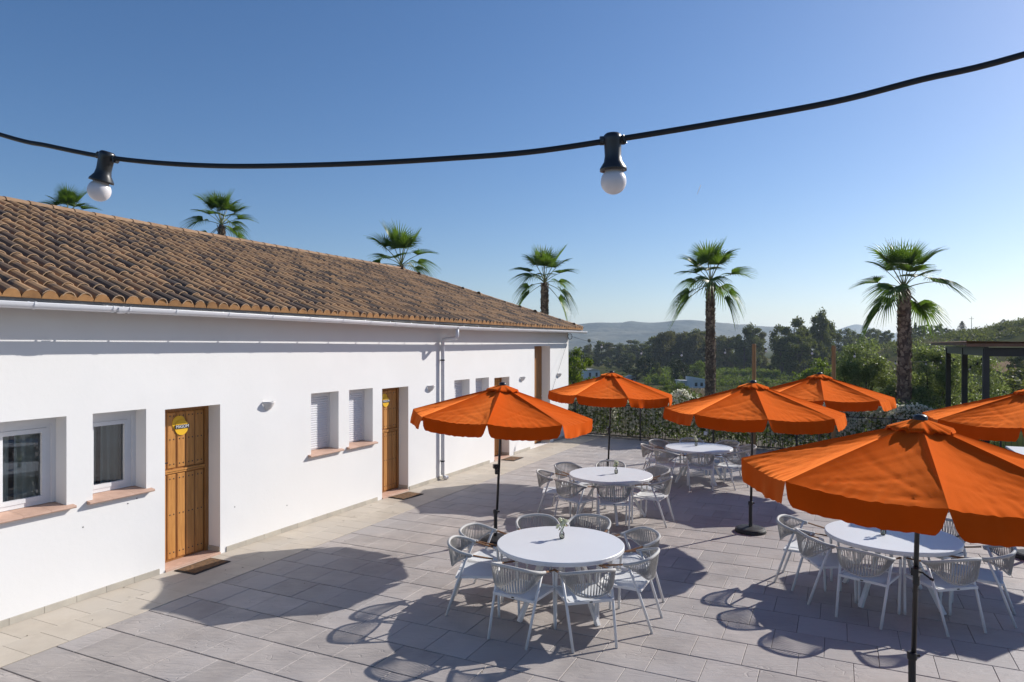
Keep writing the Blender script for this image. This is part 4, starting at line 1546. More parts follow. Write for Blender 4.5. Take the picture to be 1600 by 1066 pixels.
# ================================================================== VASES
def vase(x, y, label, seed, spread=1.0):
    rng = np.random.default_rng(seed)
    t = thing('flower_vase', label, 'vase', (x, y, 0.7505), 0, 'small glass flower vases on the tables')
    prof = [(0.001, 0.0), (0.022, 0.0), (0.030, 0.012), (0.033, 0.035), (0.030, 0.06), (0.018, 0.085), (0.014, 0.10), (0.018, 0.115)]
    part('glass_body', MB().lathe(prof, 18), M['vase_glass'], t, smooth=True)
    part('water', MB().lathe([(0.001, 0.004), (0.020, 0.004), (0.027, 0.014), (0.030, 0.035), (0.028, 0.052), (0.001, 0.052)], 16), M['water'], t, smooth=True)
    st = MB()
    heads = []
    for k in range(7):
        a = rng.uniform(0, 6.28)
        r_ = rng.uniform(0.02, 0.06) * spread
        h = rng.uniform(0.14, 0.21)
        p = (r_ * math.cos(a), r_ * math.sin(a), h)
        heads.append(p)
        st.tube([(0.006 * math.cos(a + 3), 0.006 * math.sin(a + 3), 0.01), (0.004 * math.cos(a), 0.004 * math.sin(a), 0.10), p], 0.0018, 4)
    part('stems', st, M['stem'], t)
    H = np.array(heads)
    C = clump_points(H, np.full((7, 3), 0.023), 320, rng)
    part_me = quads_mesh('blossoms', leaf_quads(C, 0.024, 0.018, rng), M['petal'])
    link('blossoms', part_me, t, kind='stuff')
    C = clump_points(H - np.array((0, 0, 0.025)), np.full((7, 3), 0.03), 16, rng)
    link('leaves', quads_mesh('leaves', leaf_quads(C, 0.04, 0.014, rng), M['leaf_bright']), t, kind='stuff')
vase(0.58, 7.93, 'small glass vase of white flowers on the sunlit front table', 31)
vase(1.82, 11.93, 'small glass vase of pale flowers on the middle table', 32, 0.5)
vase(4.10, 15.20, 'small glass vase with a thin white sprig on the farthest table', 33, 0.5)
vase(4.40, 8.09, 'glass vase in shade beneath the largest umbrella, mostly hidden by its valance', 34, 0.6)

# white rectangular table at the right edge
c0 = np.array((10.98, 15.2))
ctr = c0 - D1 * 0.8 + DN * 0.45
t = thing('rectangular_table', 'pale rectangular table by the railing at the right edge', 'table', (ctr[0], ctr[1], 0), ROTW)
part('tabletop', MB().cbox((-0.8, -0.45, 0.71), (0.8, 0.45, 0.75), 0.006), M['table_white'], t)
for sx in (-1, 1):
    for sy in (-1, 1):
        part('leg', MB().box((sx * 0.74 - 0.03, sy * 0.39 - 0.03, 0), (sx * 0.74 + 0.03, sy * 0.39 + 0.03, 0.71)), M['chair_white'], t)

# ================================================================== STRING LIGHTS
def near_string():
    def ypt(x):
        return 1.37 - 0.2323 * (x + 0.822)
    pts = [(-4.5, 5.4), (-3.0, 4.25), (-2.0, 3.78), (-1.5, 3.585), (-1.071, 3.44), (-0.95, 3.408), (-0.822, 3.378), (-0.70, 3.358), (-0.56, 3.343), (-0.418, 3.335), (-0.26, 3.330), (-0.113, 3.329), (0.03, 3.331),
           (0.168, 3.342), (0.33, 3.358), (0.499, 3.378), (0.62, 3.402), (0.753, 3.427), (1.1, 3.52), (1.8, 3.80), (3.0, 4.5)]
    P_ = [(x, ypt(x), z) for x, z in pts]
    t = thing('string_light', 'black festoon cable with two unlit opal bulbs crossing the sky in front', 'string light', (0, 1.2, 3.33))
    loc = Vector((0, 1.2, 3.33))
    cb = MB()
    cb.tube([Vector(p) - loc for p in bez(P_, 6)], 0.0048, 8)
    part('cable', cb, M['cable'], t, smooth=True)
    for (x, z, tilt) in ((-0.812, 3.376, -0.25), (0.168, 3.342, 0.03)):
        b = Vector((x, ypt(x), z)) - loc
        sk = MB()
        sk.lathe([(0.001, 0.011), (0.011, 0.011), (0.0145, 0.008), (0.0155, 0.002), (0.0145, -0.004), (0.0138, -0.026), (0.0155, -0.036), (0.0225, -0.047), (0.0225, -0.051), (0.018, -0.051), (0.016, -0.044)], 24)
        so = part('socket', sk, M['socket'], t, smooth=True, loc=b, rot=(0.05, -tilt, 0))
        cl = MB()
        cl.tube([(-0.021, 0.003, 0.0), (0.021, 0.003, 0.0)], 0.0075, 8)
        cl.tube([(0.0155, -0.006, 0.006), (0.0205, -0.006, -0.008)], 0.003, 6)
        part('clip', cl, M['socket'], so)
        bl = MB()
        pr = [(0.0125, -0.044), (0.0135, -0.050)] + [(0.0215 * math.sin(a), -0.0685 + 0.0215 * math.cos(a)) for a in np.linspace(0.75, math.pi - 0.02, 14)]
        bl.lathe(pr, 28)
        part('bulb', bl, M['bulb'], so, smooth=True)
near_string()

HOOK = wl(END - 0.05, -0.05, 3.30)
PA = (6.86, 19.35, 2.98)
PB = (8.60, 18.25, 2.93)
PE = (17.2, 24.7, 2.9)
def far_string():
    t = thing('string_light', 'thin far festoon string with small white bulbs from the building corner to the pergola', 'string light', (HOOK[0], HOOK[1], 0))
    o = Vector((HOOK[0], HOOK[1], 0))
    def span(a, b, sag, n=14):
        a, b = Vector(a), Vector(b)
        return [a.lerp(b, k / n) - Vector((0, 0, sag * 4 * (k / n) * (1 - k / n))) for k in range(n + 1)]
    s1 = span(HOOK, PA, 0.36, 24)
    s2 = span(PA, PB, 0.13, 12)
    s3 = span(PB, PE, 0.45, 24)
    cb = MB()
    for s_ in (s1, s2, s3):
        cb.tube([p - o for p in s_], 0.005, 5)
    part('cable', cb, M['cable'], t)
    bl = MB().lathe([(0.014, -0.045), (0.02, -0.055)] + [(0.03 * math.sin(a), -0.085 + 0.03 * math.cos(a)) for a in np.linspace(0.9, math.pi - 0.02, 8)], 12).mesh('bulb', M['bulb'], True)
    sk = MB().lathe([(0.001, 0.012), (0.02, 0.01), (0.018, -0.03), (0.026, -0.05)], 10).mesh('socket', M['socket'], True)
    for s_, us in ((s1, (940, 1002, 1065, 1133)), (s2, (1197, 1269)), (s3, (1335, 1399, 1447, 1470))):
        for u in us:
            best = min(((abs(pix(p.x, p.y, p.z)[0] - u), i) for i, p in enumerate(s_)))[1]
            i = min(best, len(s_) - 2)
            pa = s_[max(i - 1, 0)]
            pb = s_[i + 1]
            ua, ub = pix(*pa)[0], pix(*pb)[0]
            p = pa.lerp(pb, (u - ua) / (ub - ua))
            so = link('socket', sk, t, loc=p - o)
            link('bulb', bl, so)
    rg = MB()
    rg.tube([(0.02 + 0.07 * math.cos(a), -0.02, 3.27 + 0.09 * math.sin(a)) for a in np.linspace(0, 2 * math.pi, 17)], 0.01, 6, caps=False)
    part('hook_ring', rg, M['dark_metal'], t)
    gw = wl(13.3, -0.02, 1.5)
    wb = MB()
    wb.tube([Vector(HOOK) - o, Vector(gw) - o], 0.004, 4)
    part('guy_wire', wb, M['cable'], t)
far_string()
for p, lab in ((PA, 'plain round wooden post rising behind the middle umbrella'), (PB, 'plain round wooden post rising behind the rear umbrella, left of the right palm')):
    mb = MB()
    mb.tube([(0, 0, 0), (0, 0, 1.5), (0, 0, 3.0), (0, 0, 3.02)], [0.058, 0.056, 0.054, 0.046], 14)
    mb.tube([(0.05, 0, 2.93), (0.075, 0, 2.95)], 0.01, 6)
    o = part('wooden_post', mb, M['post_wood'], smooth=False, loc=(p[0], p[1], 0.0))
    o.scale = (1, 1, (p[2] + 0.05) / 3.02)
    tag(o, lab, 'post', 'wooden posts of the far string')

# ================================================================== PERGOLA
PG = np.array((12.84, 18.5))
pg = thing('pergola', 'black metal pergola with thin rust coloured roof at the right edge', 'pergola', (PG[0], PG[1], 0), ROTW)
# local x along D1, local y = -DN (so right is -y)
ground_pg = -0.6
for sx in (0.0, 3.5, 7.1):
    for sy in (0.0, -4.2):
        part('post', MB().box((sx - 0.075, sy - 0.075, ground_pg), (sx + 0.075, sy + 0.075, 2.90)), M['dark_metal'], pg)
part('beam', MB().box((-0.10, -0.05, 2.70), (7.4, 0.05, 2.90 + 0.05)), M['dark_metal'], pg)
part('beam', MB().box((-0.10, -4.25, 2.70), (7.4, -4.15, 2.95)), M['dark_metal'], pg)
for sx in (0.0, 3.5, 7.1):
    part('beam', MB().box((sx - 0.05, -4.15, 2.69), (sx + 0.05, -0.05, 2.90)), M['dark_metal'], pg)
P = []
xs_ = np.linspace(-0.4, 7.6, 161)
mb = MB()
rowa, rowb = [], []
for i, x in enumerate(xs_):
    z = 3.085 + 0.018 * math.cos(i * math.pi / 2 * 1.0)
    rowa.append((x, 0.5, z))
    rowb.append((x, -5.2, z - 0.10))
mb.grid([rowa, rowb])
part('roof_sheet', mb, M['tin'], pg)
part('fascia', MB().box((-0.41, -5.2, 2.955), (-0.38, 0.5, 3.035)), M['tin'], pg)
part('fascia', MB().box((-0.38, 0.47, 2.985), (7.6, 0.50, 3.055)), M['tin'], pg)
# lights and lamp shade hung inside the pergola
def pl(s_, r_, z):
    p = PG + D1 * s_ + DN * r_
    return (p[0], p[1], z)
t = thing('pendant_lamp', 'tan woven lamp shade hanging inside the pergola', 'lamp', pl(-0.1, 1.05, 2.38))
part('lamp_shade', MB().lathe([(0.14, 0.17), (0.20, 0.10), (0.215, 0.0), (0.20, -0.10), (0.17, -0.155)], 20), M['rattan'], t, smooth=True)
part('cord', MB().tube([(0, 0, 0.16), (0, 0, 0.42)], 0.006, 5), M['cable'], t)
t = thing('string_light', 'short dark festoon string looped under the pergola beam', 'string light', pl(0.6, 0.0, 2.6))
o = Vector(pl(0.6, 0.0, 2.6))
pts = [Vector(pl(7.0, 0.0, 2.62)), Vector(pl(4.6, 0.1, 2.36)), Vector(pl(3.0, 0.1, 2.34)), Vector(pl(1.5, 0.08, 2.52)), Vector(pl(0.6, 0.05, 2.70))]
cv = bez([p for p in pts], 5)
part('cable', MB().tube([p - o for p in cv], 0.006, 5), M['cable'], t)
skt = MB().lathe([(0.001, 0.012), (0.024, 0.01), (0.022, -0.05), (0.036, -0.075), (0.001, -0.08)], 10).mesh('socket', M['socket'], True)
blb = MB().lathe([(0.02, -0.07)] + [(0.034 * math.sin(a), -0.11 + 0.034 * math.cos(a)) for a in np.linspace(0.7, math.pi - .02, 8)], 12).mesh('bulb', M['bulb'], True)
for i in (2, 6, 10, 14, 18):
    so = link('socket', skt, t, loc=cv[i] - o, rot=(0.1, 0.3 * (-1) ** i, 0))
    if i in (6, 10):
        link('bulb', blb, so)

# ================================================================== FAN PALMS
def frond_mesh(el, seed):
    rng = np.random.default_rng(seed)
    mb = MB()
    e = R(el)
    Lp = 0.88
    # petiole curve
    pts, d = [Vector((0, 0, 0))], Vector((math.cos(e), 0, math.sin(e)))
    bend = 0.10 if el > 45 else 0.16
    for k in range(5):
        d = (d + Vector((0, 0, -bend * 0.5))).normalized()
        pts.append(pts[-1] + d * Lp / 5)
    pet = MB()
    mb.tube(pts, [0.028, 0.022, 0.018, 0.016, 0.014, 0.012], 4, caps=False)
    hub = pts[-1]
    d = (d + Vector((0, 0, -0.15 if el > 30 else -0.35))).normalized()
    b = Vector((0, 1, 0))
    n = d.cross(b).normalized() * -1
    if n.z < 0:
        n = -n
    NS = 30
    SP = R(112)
    droop = {True: 0.07}.get(el > 60, 0.20 if el > 25 else 0.36)
    vs, fs = [], []
    for k in range(NS):
        th = -SP + 2 * SP * (k + 0.5) / NS
        fold = 0.75 * abs(math.sin(th))
        dirv = (d * math.cos(th) + b * math.sin(th) + n * fold * 0.55).normalized()
        ln = 0.98 * (1 - 0.32 * (abs(th) / SP) ** 2) * rng.uniform(0.9, 1.06)
        side = (-d * math.sin(th) + b * math.cos(th)).normalized()
        o = len(vs)
        spc = 1.08 * SP / NS
        zig = n * 0.016
        cols = []
        for (tt, ww) in ((0.02, 1.0), (0.25, 1.0), (0.44, 1.0), (0.64, 0.60), (0.83, 0.30), (1.0, 0.03)):
            c_ = hub + dirv * ln * tt + Vector((0, 0, -1)) * droop * ln * max(0, tt - 0.40) ** 1.5 * 2.6
            hw = spc * ln * min(tt, 0.44) * ww
            vs.append(c_ + side * hw)
            vs.append(c_ + zig * (1 if tt < 0.7 else 0.4))
            vs.append(c_ - side * hw)
        for q in range(5):
            a_ = o + q * 3
            fs.append((a_, a_ + 1, a_ + 4, a_ + 3))
            fs.append((a_ + 1, a_ + 2, a_ + 5, a_ + 4))
    nb = len(mb.f)
    mb.add(vs, fs)
    me = mb.mesh('frond', M['petiole'])
    me.materials.append(M['frond'])
    idx = [0] * nb + [1] * (len(mb.f) - nb)
    me.polygons.foreach_set('material_index', idx)
    return me
FR = {}
for i, el in enumerate((84, 70, 54, 36, 16, -8, -32)):
    FR[el] = [frond_mesh(el, 50 + i), frond_mesh(el, 80 + i)]
def palm(x, y, z0, zc, rad, sc, label, seed, low=3, lean=0.0):
    rng = np.random.default_rng(seed)
    t = thing('fan_palm', label, 'palm tree', (x, y, z0), 0, 'fan palms')
    H = zc - z0
    n = 14
    pts, rr = [], []
    for k in range(n + 1):
        f = k / n
        pts.append((lean * math.sin(f * 2.5) * 0.5, 0, H * f))
        rr.append(rad * (1.12 - 0.25 * f + 0.1 * max(0, 0.15 - f)) * (1 + 0.02 * rng.normal()))
    rr[-1] *= 0.72
    part('trunk', MB().tube(pts, rr, 14), M['trunk_palm'], t, smooth=True)
    # old leaf bases, ragged scales round the trunk
    nb = int(190 * H)
    f = rng.uniform(0.0, 0.99, nb)
    a = rng.uniform(0, 6.283, nb)
    rad_ = rad * (1.10 - 0.25 * f)
    lx = lean * np.sin(f * 2.5) * 0.5
    C = np.stack([lx + rad_ * np.cos(a), rad_ * np.sin(a), H * f], 1)
    o_ = np.stack([np.cos(a), np.sin(a), np.zeros(nb)], 1)
    s_ = np.stack([-np.sin(a), np.cos(a), np.zeros(nb)], 1)
    w = rng.uniform(0.03, 0.06, nb)[:, None]
    h = rng.uniform(0.06, 0.13, nb)[:, None]
    out = rng.uniform(0.015, 0.06, nb)[:, None]
    up = np.array([[0, 0, 1.0]])
    Q = np.stack([C - s_ * w, C + s_ * w, C + s_ * w * 0.5 + up * h + o_ * out, C - s_ * w * 0.5 + up * h + o_ * out], 1)
    link('leaf_bases', quads_mesh('leaf_bases', Q, M['boot']), t, kind='stuff')
    ga = 2.39996
    els = [87, 82, 77, 72, 67, 62, 57, 51, 45, 38, 31, 24, 17, 9] + [-14, -22, -34, -12, -28][:low]
    keys = np.array(sorted(FR))
    for k, el in enumerate(els):
        az = k * ga + rng.uniform(-0.35, 0.35) + seed
        if k >= 14:
            az = (0.0 if (k + seed) % 2 else math.pi) + rng.uniform(-0.55, 0.55)
        key = int(keys[np.argmin(np.abs(keys - el))])
        me = FR[key][int(rng.integers(0, 2))]
        s = sc * rng.uniform(0.88, 1.08) * (0.85 if el > 80 else 1)
        link('frond', me, t, loc=(pts[-1][0], 0, H - 0.06 + 0.008 * (19 - k)), rot=(rng.uniform(-.15, .15), -R(el - key) + rng.uniform(-.08, .08), az), sc=s)
    return t
def palm_at(u, y, v_org, z0, rad, sc, label, seed, low=3, lean=0.0):
    x = (u - 800) / F * y
    zc = EYE + (HZ - v_org) * y / F
    palm(x, y, gz(x, y) - 0.1 if z0 is None else z0, zc, rad, sc, label, seed, low, lean)
palm_at(1110, 28.0, 442, None, 0.189, 1.08, 'tall fan palm with rough brown trunk left of the rear umbrella, standing alone', 1, 4)
palm_at(1410, 20.5, 452, None, 0.184, 0.93, 'tall fan palm with thick shaggy trunk by the pergola, drooping lower fans', 4, 5, 0.12)
palm_at(851, 31.0, 442, None, 0.184, 1.04, 'fan palm rising behind the end of the tiled roof, trunk top showing', 3, 3)
palm_at(627, 29.0, 416, None, 0.160, 1.08, 'fan palm crown resting on the roof line near the middle of the roof', 6, 3)
palm_at(346, 31.5, 352, None, 0.190, 0.98, 'fan palm behind the roof ridge between bulb and middle of the roof', 8, 3)
palm_at(106, 38.0, 338, None, 0.200, 1.00, 'lowest showing fan palm crown behind the ridge, below the left bulb', 10, 2)

# ================================================================== TREES
def tree_meshes(kind, seed):
    """unit-height tree: trunk with limbs, crown of leaf clumps"""
    rng = np.random.default_rng(seed)
    tr = MB()
    if kind == 'euca':
        nl, cw, c0, nq, ll, lw, cm = 26, 0.26, 0.20, 5200, 0.048, 0.026, M['leaf_euca']
    elif kind == 'poplar':
        nl, cw, c0, nq, ll, lw, cm = 26, 0.22, 0.10, 4600, 0.046, 0.024, M['leaf_grey']
    elif kind == 'round':
        nl, cw, c0, nq, ll, lw, cm = 26, 0.50, 0.12, 5200, 0.055, 0.032, M['leaf_dark']
    elif kind == 'bright':
        nl, cw, c0, nq, ll, lw, cm = 22, 0.48, 0.15, 5200, 0.05, 0.028, M['leaf_bright']
    else:
        nl, cw, c0, nq, ll, lw, cm = 30, 0.36, 0.12, 6000, 0.050, 0.030, M['leaf_euca']
    top = (0.02 * rng.normal(), 0.02 * rng.normal(), 0.82)
    tr.tube([(0, 0, -0.03), (0.01, 0, 0.25), (top[0] * .6, top[1] * .6, 0.55), top], [0.026, 0.020, 0.012, 0.004], 6, caps=False)
    cent, rad = [], []
    for k in range(nl):
        f = rng.uniform(0, 1)
        z = c0 + (0.93 - c0) * f
        env = math.sin(math.pi * (0.12 + 0.80 * f)) ** 0.7
        if kind in ('round', 'bright'):
            env = math.sqrt(max(0.05, 1 - (2 * f - 0.9) ** 2))
        a = rng.uniform(0, 6.283)
        r_ = cw * env * math.sqrt(rng.uniform(0.05, 1))
        c_ = np.array((r_ * math.cos(a), r_ * math.sin(a), z))
        cent.append(c_)
        s = rng.uniform(0.08, 0.15) * (1.35 if kind in ('round', 'bright') else 1.0)
        rad.append((s * 1.15, s * 1.15, s * 0.8))
        zb = max(0.08, z - r_ * 0.8 - 0.06)
        tr.tube([(0, 0, zb), tuple(c_ * np.array((0.5, 0.5, 0)) + np.array((0, 0, (zb + z) / 2 + 0.01))), tuple(c_)], [0.009, 0.006, 0.002], 4, caps=False)
    C = clump_points(np.array(cent), np.array(rad), nq, rng, 0.6)
    Q = leaf_quads(C, ll, lw, rng, up=0.0)
    return tr.mesh('trunk', M['bark']), quads_mesh('crown', Q, cm)
TK = {k: [tree_meshes(k, 100 + i + 10 * j) for i in range(n)] for j, (k, n) in enumerate((('euca', 4), ('poplar', 4), ('round', 2), ('bright', 2), ('mixed', 3)))}
TREE_N = [0]
ORD = 'first second third fourth fifth sixth seventh eighth ninth tenth eleventh twelfth thirteenth fourteenth fifteenth sixteenth seventeenth eighteenth nineteenth twentieth'.split()
ORD += ['twenty ' + w for w in ORD[:9]]
def tree(kind, u, v_top, y, label, group=None, wide=1.0, name='tree', cat='tree', var=None, v_base=None):
    x = (u - 800) / F * y
    zb = gz(x, y)
    ht = EYE + (HZ - v_top) * y / F - zb
    i = TREE_N[0]
    TREE_N[0] += 1
    V = TK[kind]
    tm, cm = V[(i if var is None else var) % len(V)]
    t = thing(name, label, cat, (x, y, zb), (i * 1.7) % 6.28, group)
    t.scale = (ht * wide, ht * wide, ht)
    link('trunk', tm, t)
    link('crown', cm, t)
    return t
for k, (u, v) in enumerate(((893, 549), (903, 543), (912, 540), (940, 530), (953, 534), (966, 536), (976, 538), (985, 531), (996, 532), (1006, 534), (1016, 530))):
    tree('poplar' if u % 2 else 'euca', u, v, 470 + (u % 7) * 6, 'hazy tree of the far belt, %s along from the building corner' % ORD[k], 'far belt of trees', wide=1.35, name='valley_tree')
tree('poplar', 921, 529, 440, 'slender pale green tree standing above the far belt near the building corner', None, wide=0.5, name='slender_tree')
mid = ((1024, 527), (1036, 513), (1048, 517), (1058, 521), (1068, 517), (1081, 515), (1092, 514), (1102, 517), (1124, 523), (1133, 529), (1141, 527))
for k, (u, v) in enumerate(mid):
    lab = '%s valley tree leftwards from the left palm trunk, in the tall grey green belt' % ORD[7 - k] if k < 8 else '%s valley tree rightwards from the left palm trunk, in the grey green belt' % ORD[k - 8]
    tree('poplar' if k % 3 else 'euca', u, v, 345 + (u % 5) * 8, lab, 'middle belt of trees', wide=1.15, name='valley_tree')
tree('euca', 1150, 519, 340, 'bushy valley tree left of the taller pair behind the wooden post', None, wide=0.8, name='valley_tree')
tree('euca', 1163, 512, 335, 'shorter of the two tall trees behind the first wooden post', None, wide=0.7, name='valley_tree')
tree('euca', 1177, 506, 335, 'taller of the two tall trees behind the first wooden post', None, wide=0.75, name='valley_tree')
tree('poplar', 1190, 518, 340, 'thin grey tree right of the tall pair behind the first wooden post', None, wide=0.7, name='valley_tree')
tree('mixed', 1222, 508, 285, 'broad dark tree on the left flank of the tallest gum clump', None, wide=0.75, name='gum_tree')
tree('euca', 1240, 497, 280, 'tall gum tree left of the highest crown', None, wide=0.75, name='gum_tree')
tree('mixed', 1260, 503, 285, 'dense gum tree in the middle of the tall clump', None, wide=0.8, name='gum_tree')
tree('euca', 1283, 484, 278, 'highest gum tree crown against the sky, behind the second wooden post', None, wide=0.62, name='gum_tree', var=1)
tree('mixed', 1298, 503, 285, 'gum tree on the right flank of the highest crown', None, wide=0.6, name='gum_tree')
tree('mixed', 1250, 520, 262, 'low dark tree before the tall gum clump', None, wide=1.0, name='gum_tree')
for k, (u, v) in enumerate(((1320, 513), (1337, 517), (1349, 514), (1362, 513), (1374, 515), (1386, 514))):
    tree('mixed', u, v, 380 + (u % 5) * 7, 'hazy slope tree, %s leftwards from the right palm trunk' % ORD[5 - k], 'hazy slope trees', wide=0.9, name='valley_tree')
for k, (u, v) in enumerate(((1424, 512), (1436, 509), (1447, 506), (1458, 508), (1467, 506), (1480, 511), (1490, 514))):
    tree('mixed', u, v, 300 + (u % 5) * 6, 'dark hillside tree, %s leftwards from the pointed skyline conifer' % ORD[6 - k], 'hillside trees', wide=0.9, name='hillside_tree')
# understorey under the belts
for k, u in enumerate(range(900, 1300, 17)):
    yy = 300 + 90 * ((1300 - u) / 400) + (k % 3) * 9
    tree('mixed' if k % 2 else 'round', u, HZ + 13 * F / yy - 26 + (k % 4) * 3, yy, 'low dark scrub tree under the belt, %s from the building corner' % ORD[k], 'scrub under the belts', wide=1.05, name='scrub_tree')
tree('round', 1068, 556, 228, 'very dark round tree behind the white cottage', None, wide=0.95, name='round_tree', var=0)
tree('bright', 1090, 562, 236, 'sunlit green tree touching the right of the very dark round tree', None, wide=0.8, name='leafy_tree')
tree('round', 1009, 557, 262, 'dark tree with spreading crown left of the very dark round tree', None, wide=0.85, name='dark_tree', var=1)
tree('mixed', 1026, 567, 250, 'small tree with a visible trunk beside the dark spreading tree', None, wide=0.75, name='small_tree')
tree('round', 983, 567, 300, 'low dark bush left of the dark spreading tree', None, wide=1.1, name='bush', cat='bush')
tree('round', 994, 575, 245, 'rounded garden bush beside the small gabled shed', None, wide=1.0, name='bush', cat='bush')
tree('bright', 897, 543, 62, 'bright green leafy tree close behind the building corner', None, wide=0.75, name='leafy_tree', var=0)
tree('bright', 1052, 592, 160, 'pale green bush left of the white cottage', None, wide=1.3, name='bush', cat='bush')
tree('bright', 1287, 560, 95, 'light green bush before the dark gum clump by the second wooden post', None, wide=1.0, name='bush', cat='bush')
# conifers on the right skyline
def conifer(u, v_top, y, w, label, seed, slim=False):
    rng = np.random.default_rng(seed)
    x = (u - 800) / F * y
    zb = gz(x, y) - 0.3
    ht = EYE + (HZ - v_top) * y / F - zb
    t = thing('conifer', label, 'conifer', (x, y, zb), 0, None)
    part('trunk', MB().tube([(0, 0, 0), (0, 0, ht * 0.97)], [ht * 0.02, ht * 0.004], 6), M['bark'], t)
    n = 1500
    f = rng.uniform(0.0, 1, n)
    tier = np.floor(f * 11) / 11
    rr = w * (1 - tier) ** (0.8 if not slim else 0.5) * rng.uniform(0.2, 1, n)
    if slim:
        rr = w * np.sin(np.pi * (0.15 + 0.85 * f)) ** 0.6 * rng.uniform(0.3, 1, n)
    a = rng.uniform(0, 6.283, n)
    C = np.stack([rr * np.cos(a), rr * np.sin(a), ht * (0.1 + 0.9 * (f if slim else tier + 0.02 * rng.normal(size=n))) - rr * 0.25], 1)
    link('crown', quads_mesh('crown', leaf_quads(C, ht * 0.07, ht * 0.03, rng), M['leaf_dark']), t)
conifer(1503, 501, 300, 3.4, 'pointed tiered conifer on the right skyline', 1)
conifer(1568, 499, 310, 2.0, 'slim cypress on the right skyline near the edge', 2, True)
conifer(1430, 503, 330, 2.0, 'small pointed conifer just right of the right palm crown', 3)
tree('round', 1546, 510, 312, 'small spreading round tree between conifer and cypress on the skyline', None, wide=1.0, name='round_tree')
tree('round', 1524, 519, 300, 'low dark bush on the skyline right of the conifer', None, wide=1.4, name='bush', cat='bush')
tree('round', 1590, 512, 300, 'dark bush on the skyline at the right edge', None, wide=1.6, name='bush', cat='bush')

# grey-green big shrubs close behind the palm
def olive(u, y, v_top, wpx, label, seed, nleaf):
    rng = np.random.default_rng(seed)
    x = (u - 800) / F * y
    zb = gz(x, y) - 0.1
    ht = EYE + (HZ - v_top) * y / F - zb
    wd = wpx * y / F / 2
    t = thing('olive_tree', label, 'tree', (x, y, zb), 0, 'grey green trees behind the palm')
    tr = MB()
    cent, rad = [], []
    nl = 46
    for k in range(nl):
        a = rng.uniform(0, 6.283)
        f = rng.uniform(0, 1)
        z = ht * (0.08 + 0.84 * f)
        env = math.sqrt(max(0.04, 1 - (2 * f - 0.75) ** 2 / 1.7))
        r_ = wd * env * math.sqrt(rng.uniform(0.02, 1)) * 0.86
        c_ = (r_ * math.cos(a), r_ * math.sin(a) * 0.8, z)
        cent.append(c_)
        s = rng.uniform(0.38, 0.78)
        rad.append((s, s, s * 0.85))
        if k < 18:
            tr.tube([(0.1 * math.cos(a), 0.1 * math.sin(a), 0), (c_[0] * 0.4, c_[1] * 0.4, z * 0.55), c_], [0.07, 0.045, 0.012], 5, caps=False)
    part('trunk', tr, M['bark'], t)
    C = clump_points(np.array(cent), np.array(rad), nleaf, rng, 0.4)
    link('crown', quads_mesh('crown', leaf_quads(C, 0.135, 0.040, rng, up=0.3), M['leaf_olive']), t)
olive(1352, 31, 528, 115, 'grey green bushy tree with glinting leaves left of the right palm trunk', 41, 26000)
olive(1455, 30, 536, 150, 'grey green bushy tree between the right palm trunk and the first pergola post', 42, 30000)
olive(1525, 33, 548, 90, 'grey green bushy tree seen through the pergola posts', 43, 16000)
# bushes on the slope beyond the pergola
for k, (u, y, vt, w, l) in enumerate(((1588, 62, 590, 1.9, 'green bush on the slope at the right edge, below the brown field'), (1556, 80, 582, 1.6, 'green bush on the slope under the brown field, right of the third post'),
                                      (1610, 95, 572, 1.6, 'higher green bush on the slope beside the lamp shade'), (1570, 45, 612, 2.2, 'low green bush on the slope just above the right umbrella'), (1600, 130, 545, 0.9, 'olive branches hanging over the brown field at the right edge'))):
    tree('bright' if k == 3 else 'mixed', u, vt, y, l, None, wide=w, name='bush', cat='bush')

# orchard rows and low fields: one mass each
def orchard():
    rng = np.random.default_rng(61)
    Cs, Ra = [], []
    for row in range(9):
        yy = 225 + row * 22
        for k in range(64):
            u = 1010 + k * 5.2 + rng.uniform(-1.5, 1.5) + row * 2
            if u > 1330:
                continue
            x = (u - 800) / F * yy
            h = rng.uniform(1.0, 1.9)
            Cs.append((x, yy + rng.uniform(-2, 2), gz(x, yy) + h * 0.75))
            Ra.append((1.35, 1.35, h))
    C = clump_points(np.array(Cs), np.array(Ra), 42000, rng, 0.5)
    o = link('orchard', quads_mesh('orchard', leaf_quads(C, 0.62, 0.36, rng), M['leaf_bright']), kind='stuff')
    tag(o, 'rows of bright green orchard trees across the valley floor', 'orchard')
orchard()
def scrub():
    rng = np.random.default_rng(62)
    Cs, Ra = [], []
    for k in range(620):
        u = rng.uniform(880, 1700)
        yy = rng.uniform(42, 210) if k % 3 else rng.uniform(160, 420)
        x = (u - 800) / F * yy
        h = rng.uniform(0.5, 1.3)
        if 1535 < u and 110 < yy:
            continue
        Cs.append((x, yy, gz(x, yy) + h * 0.5))
        Ra.append((h * 1.5, h * 1.5, h))
    C = clump_points(np.array(Cs), np.array(Ra), 60000, rng, 0.5)
    o = link('undergrowth', quads_mesh('undergrowth', leaf_quads(C, 0.42, 0.22, rng), M['leaf_euca']), kind='stuff')
    tag(o, 'low green scrub covering the valley slope beyond the railing', 'undergrowth')
scrub()
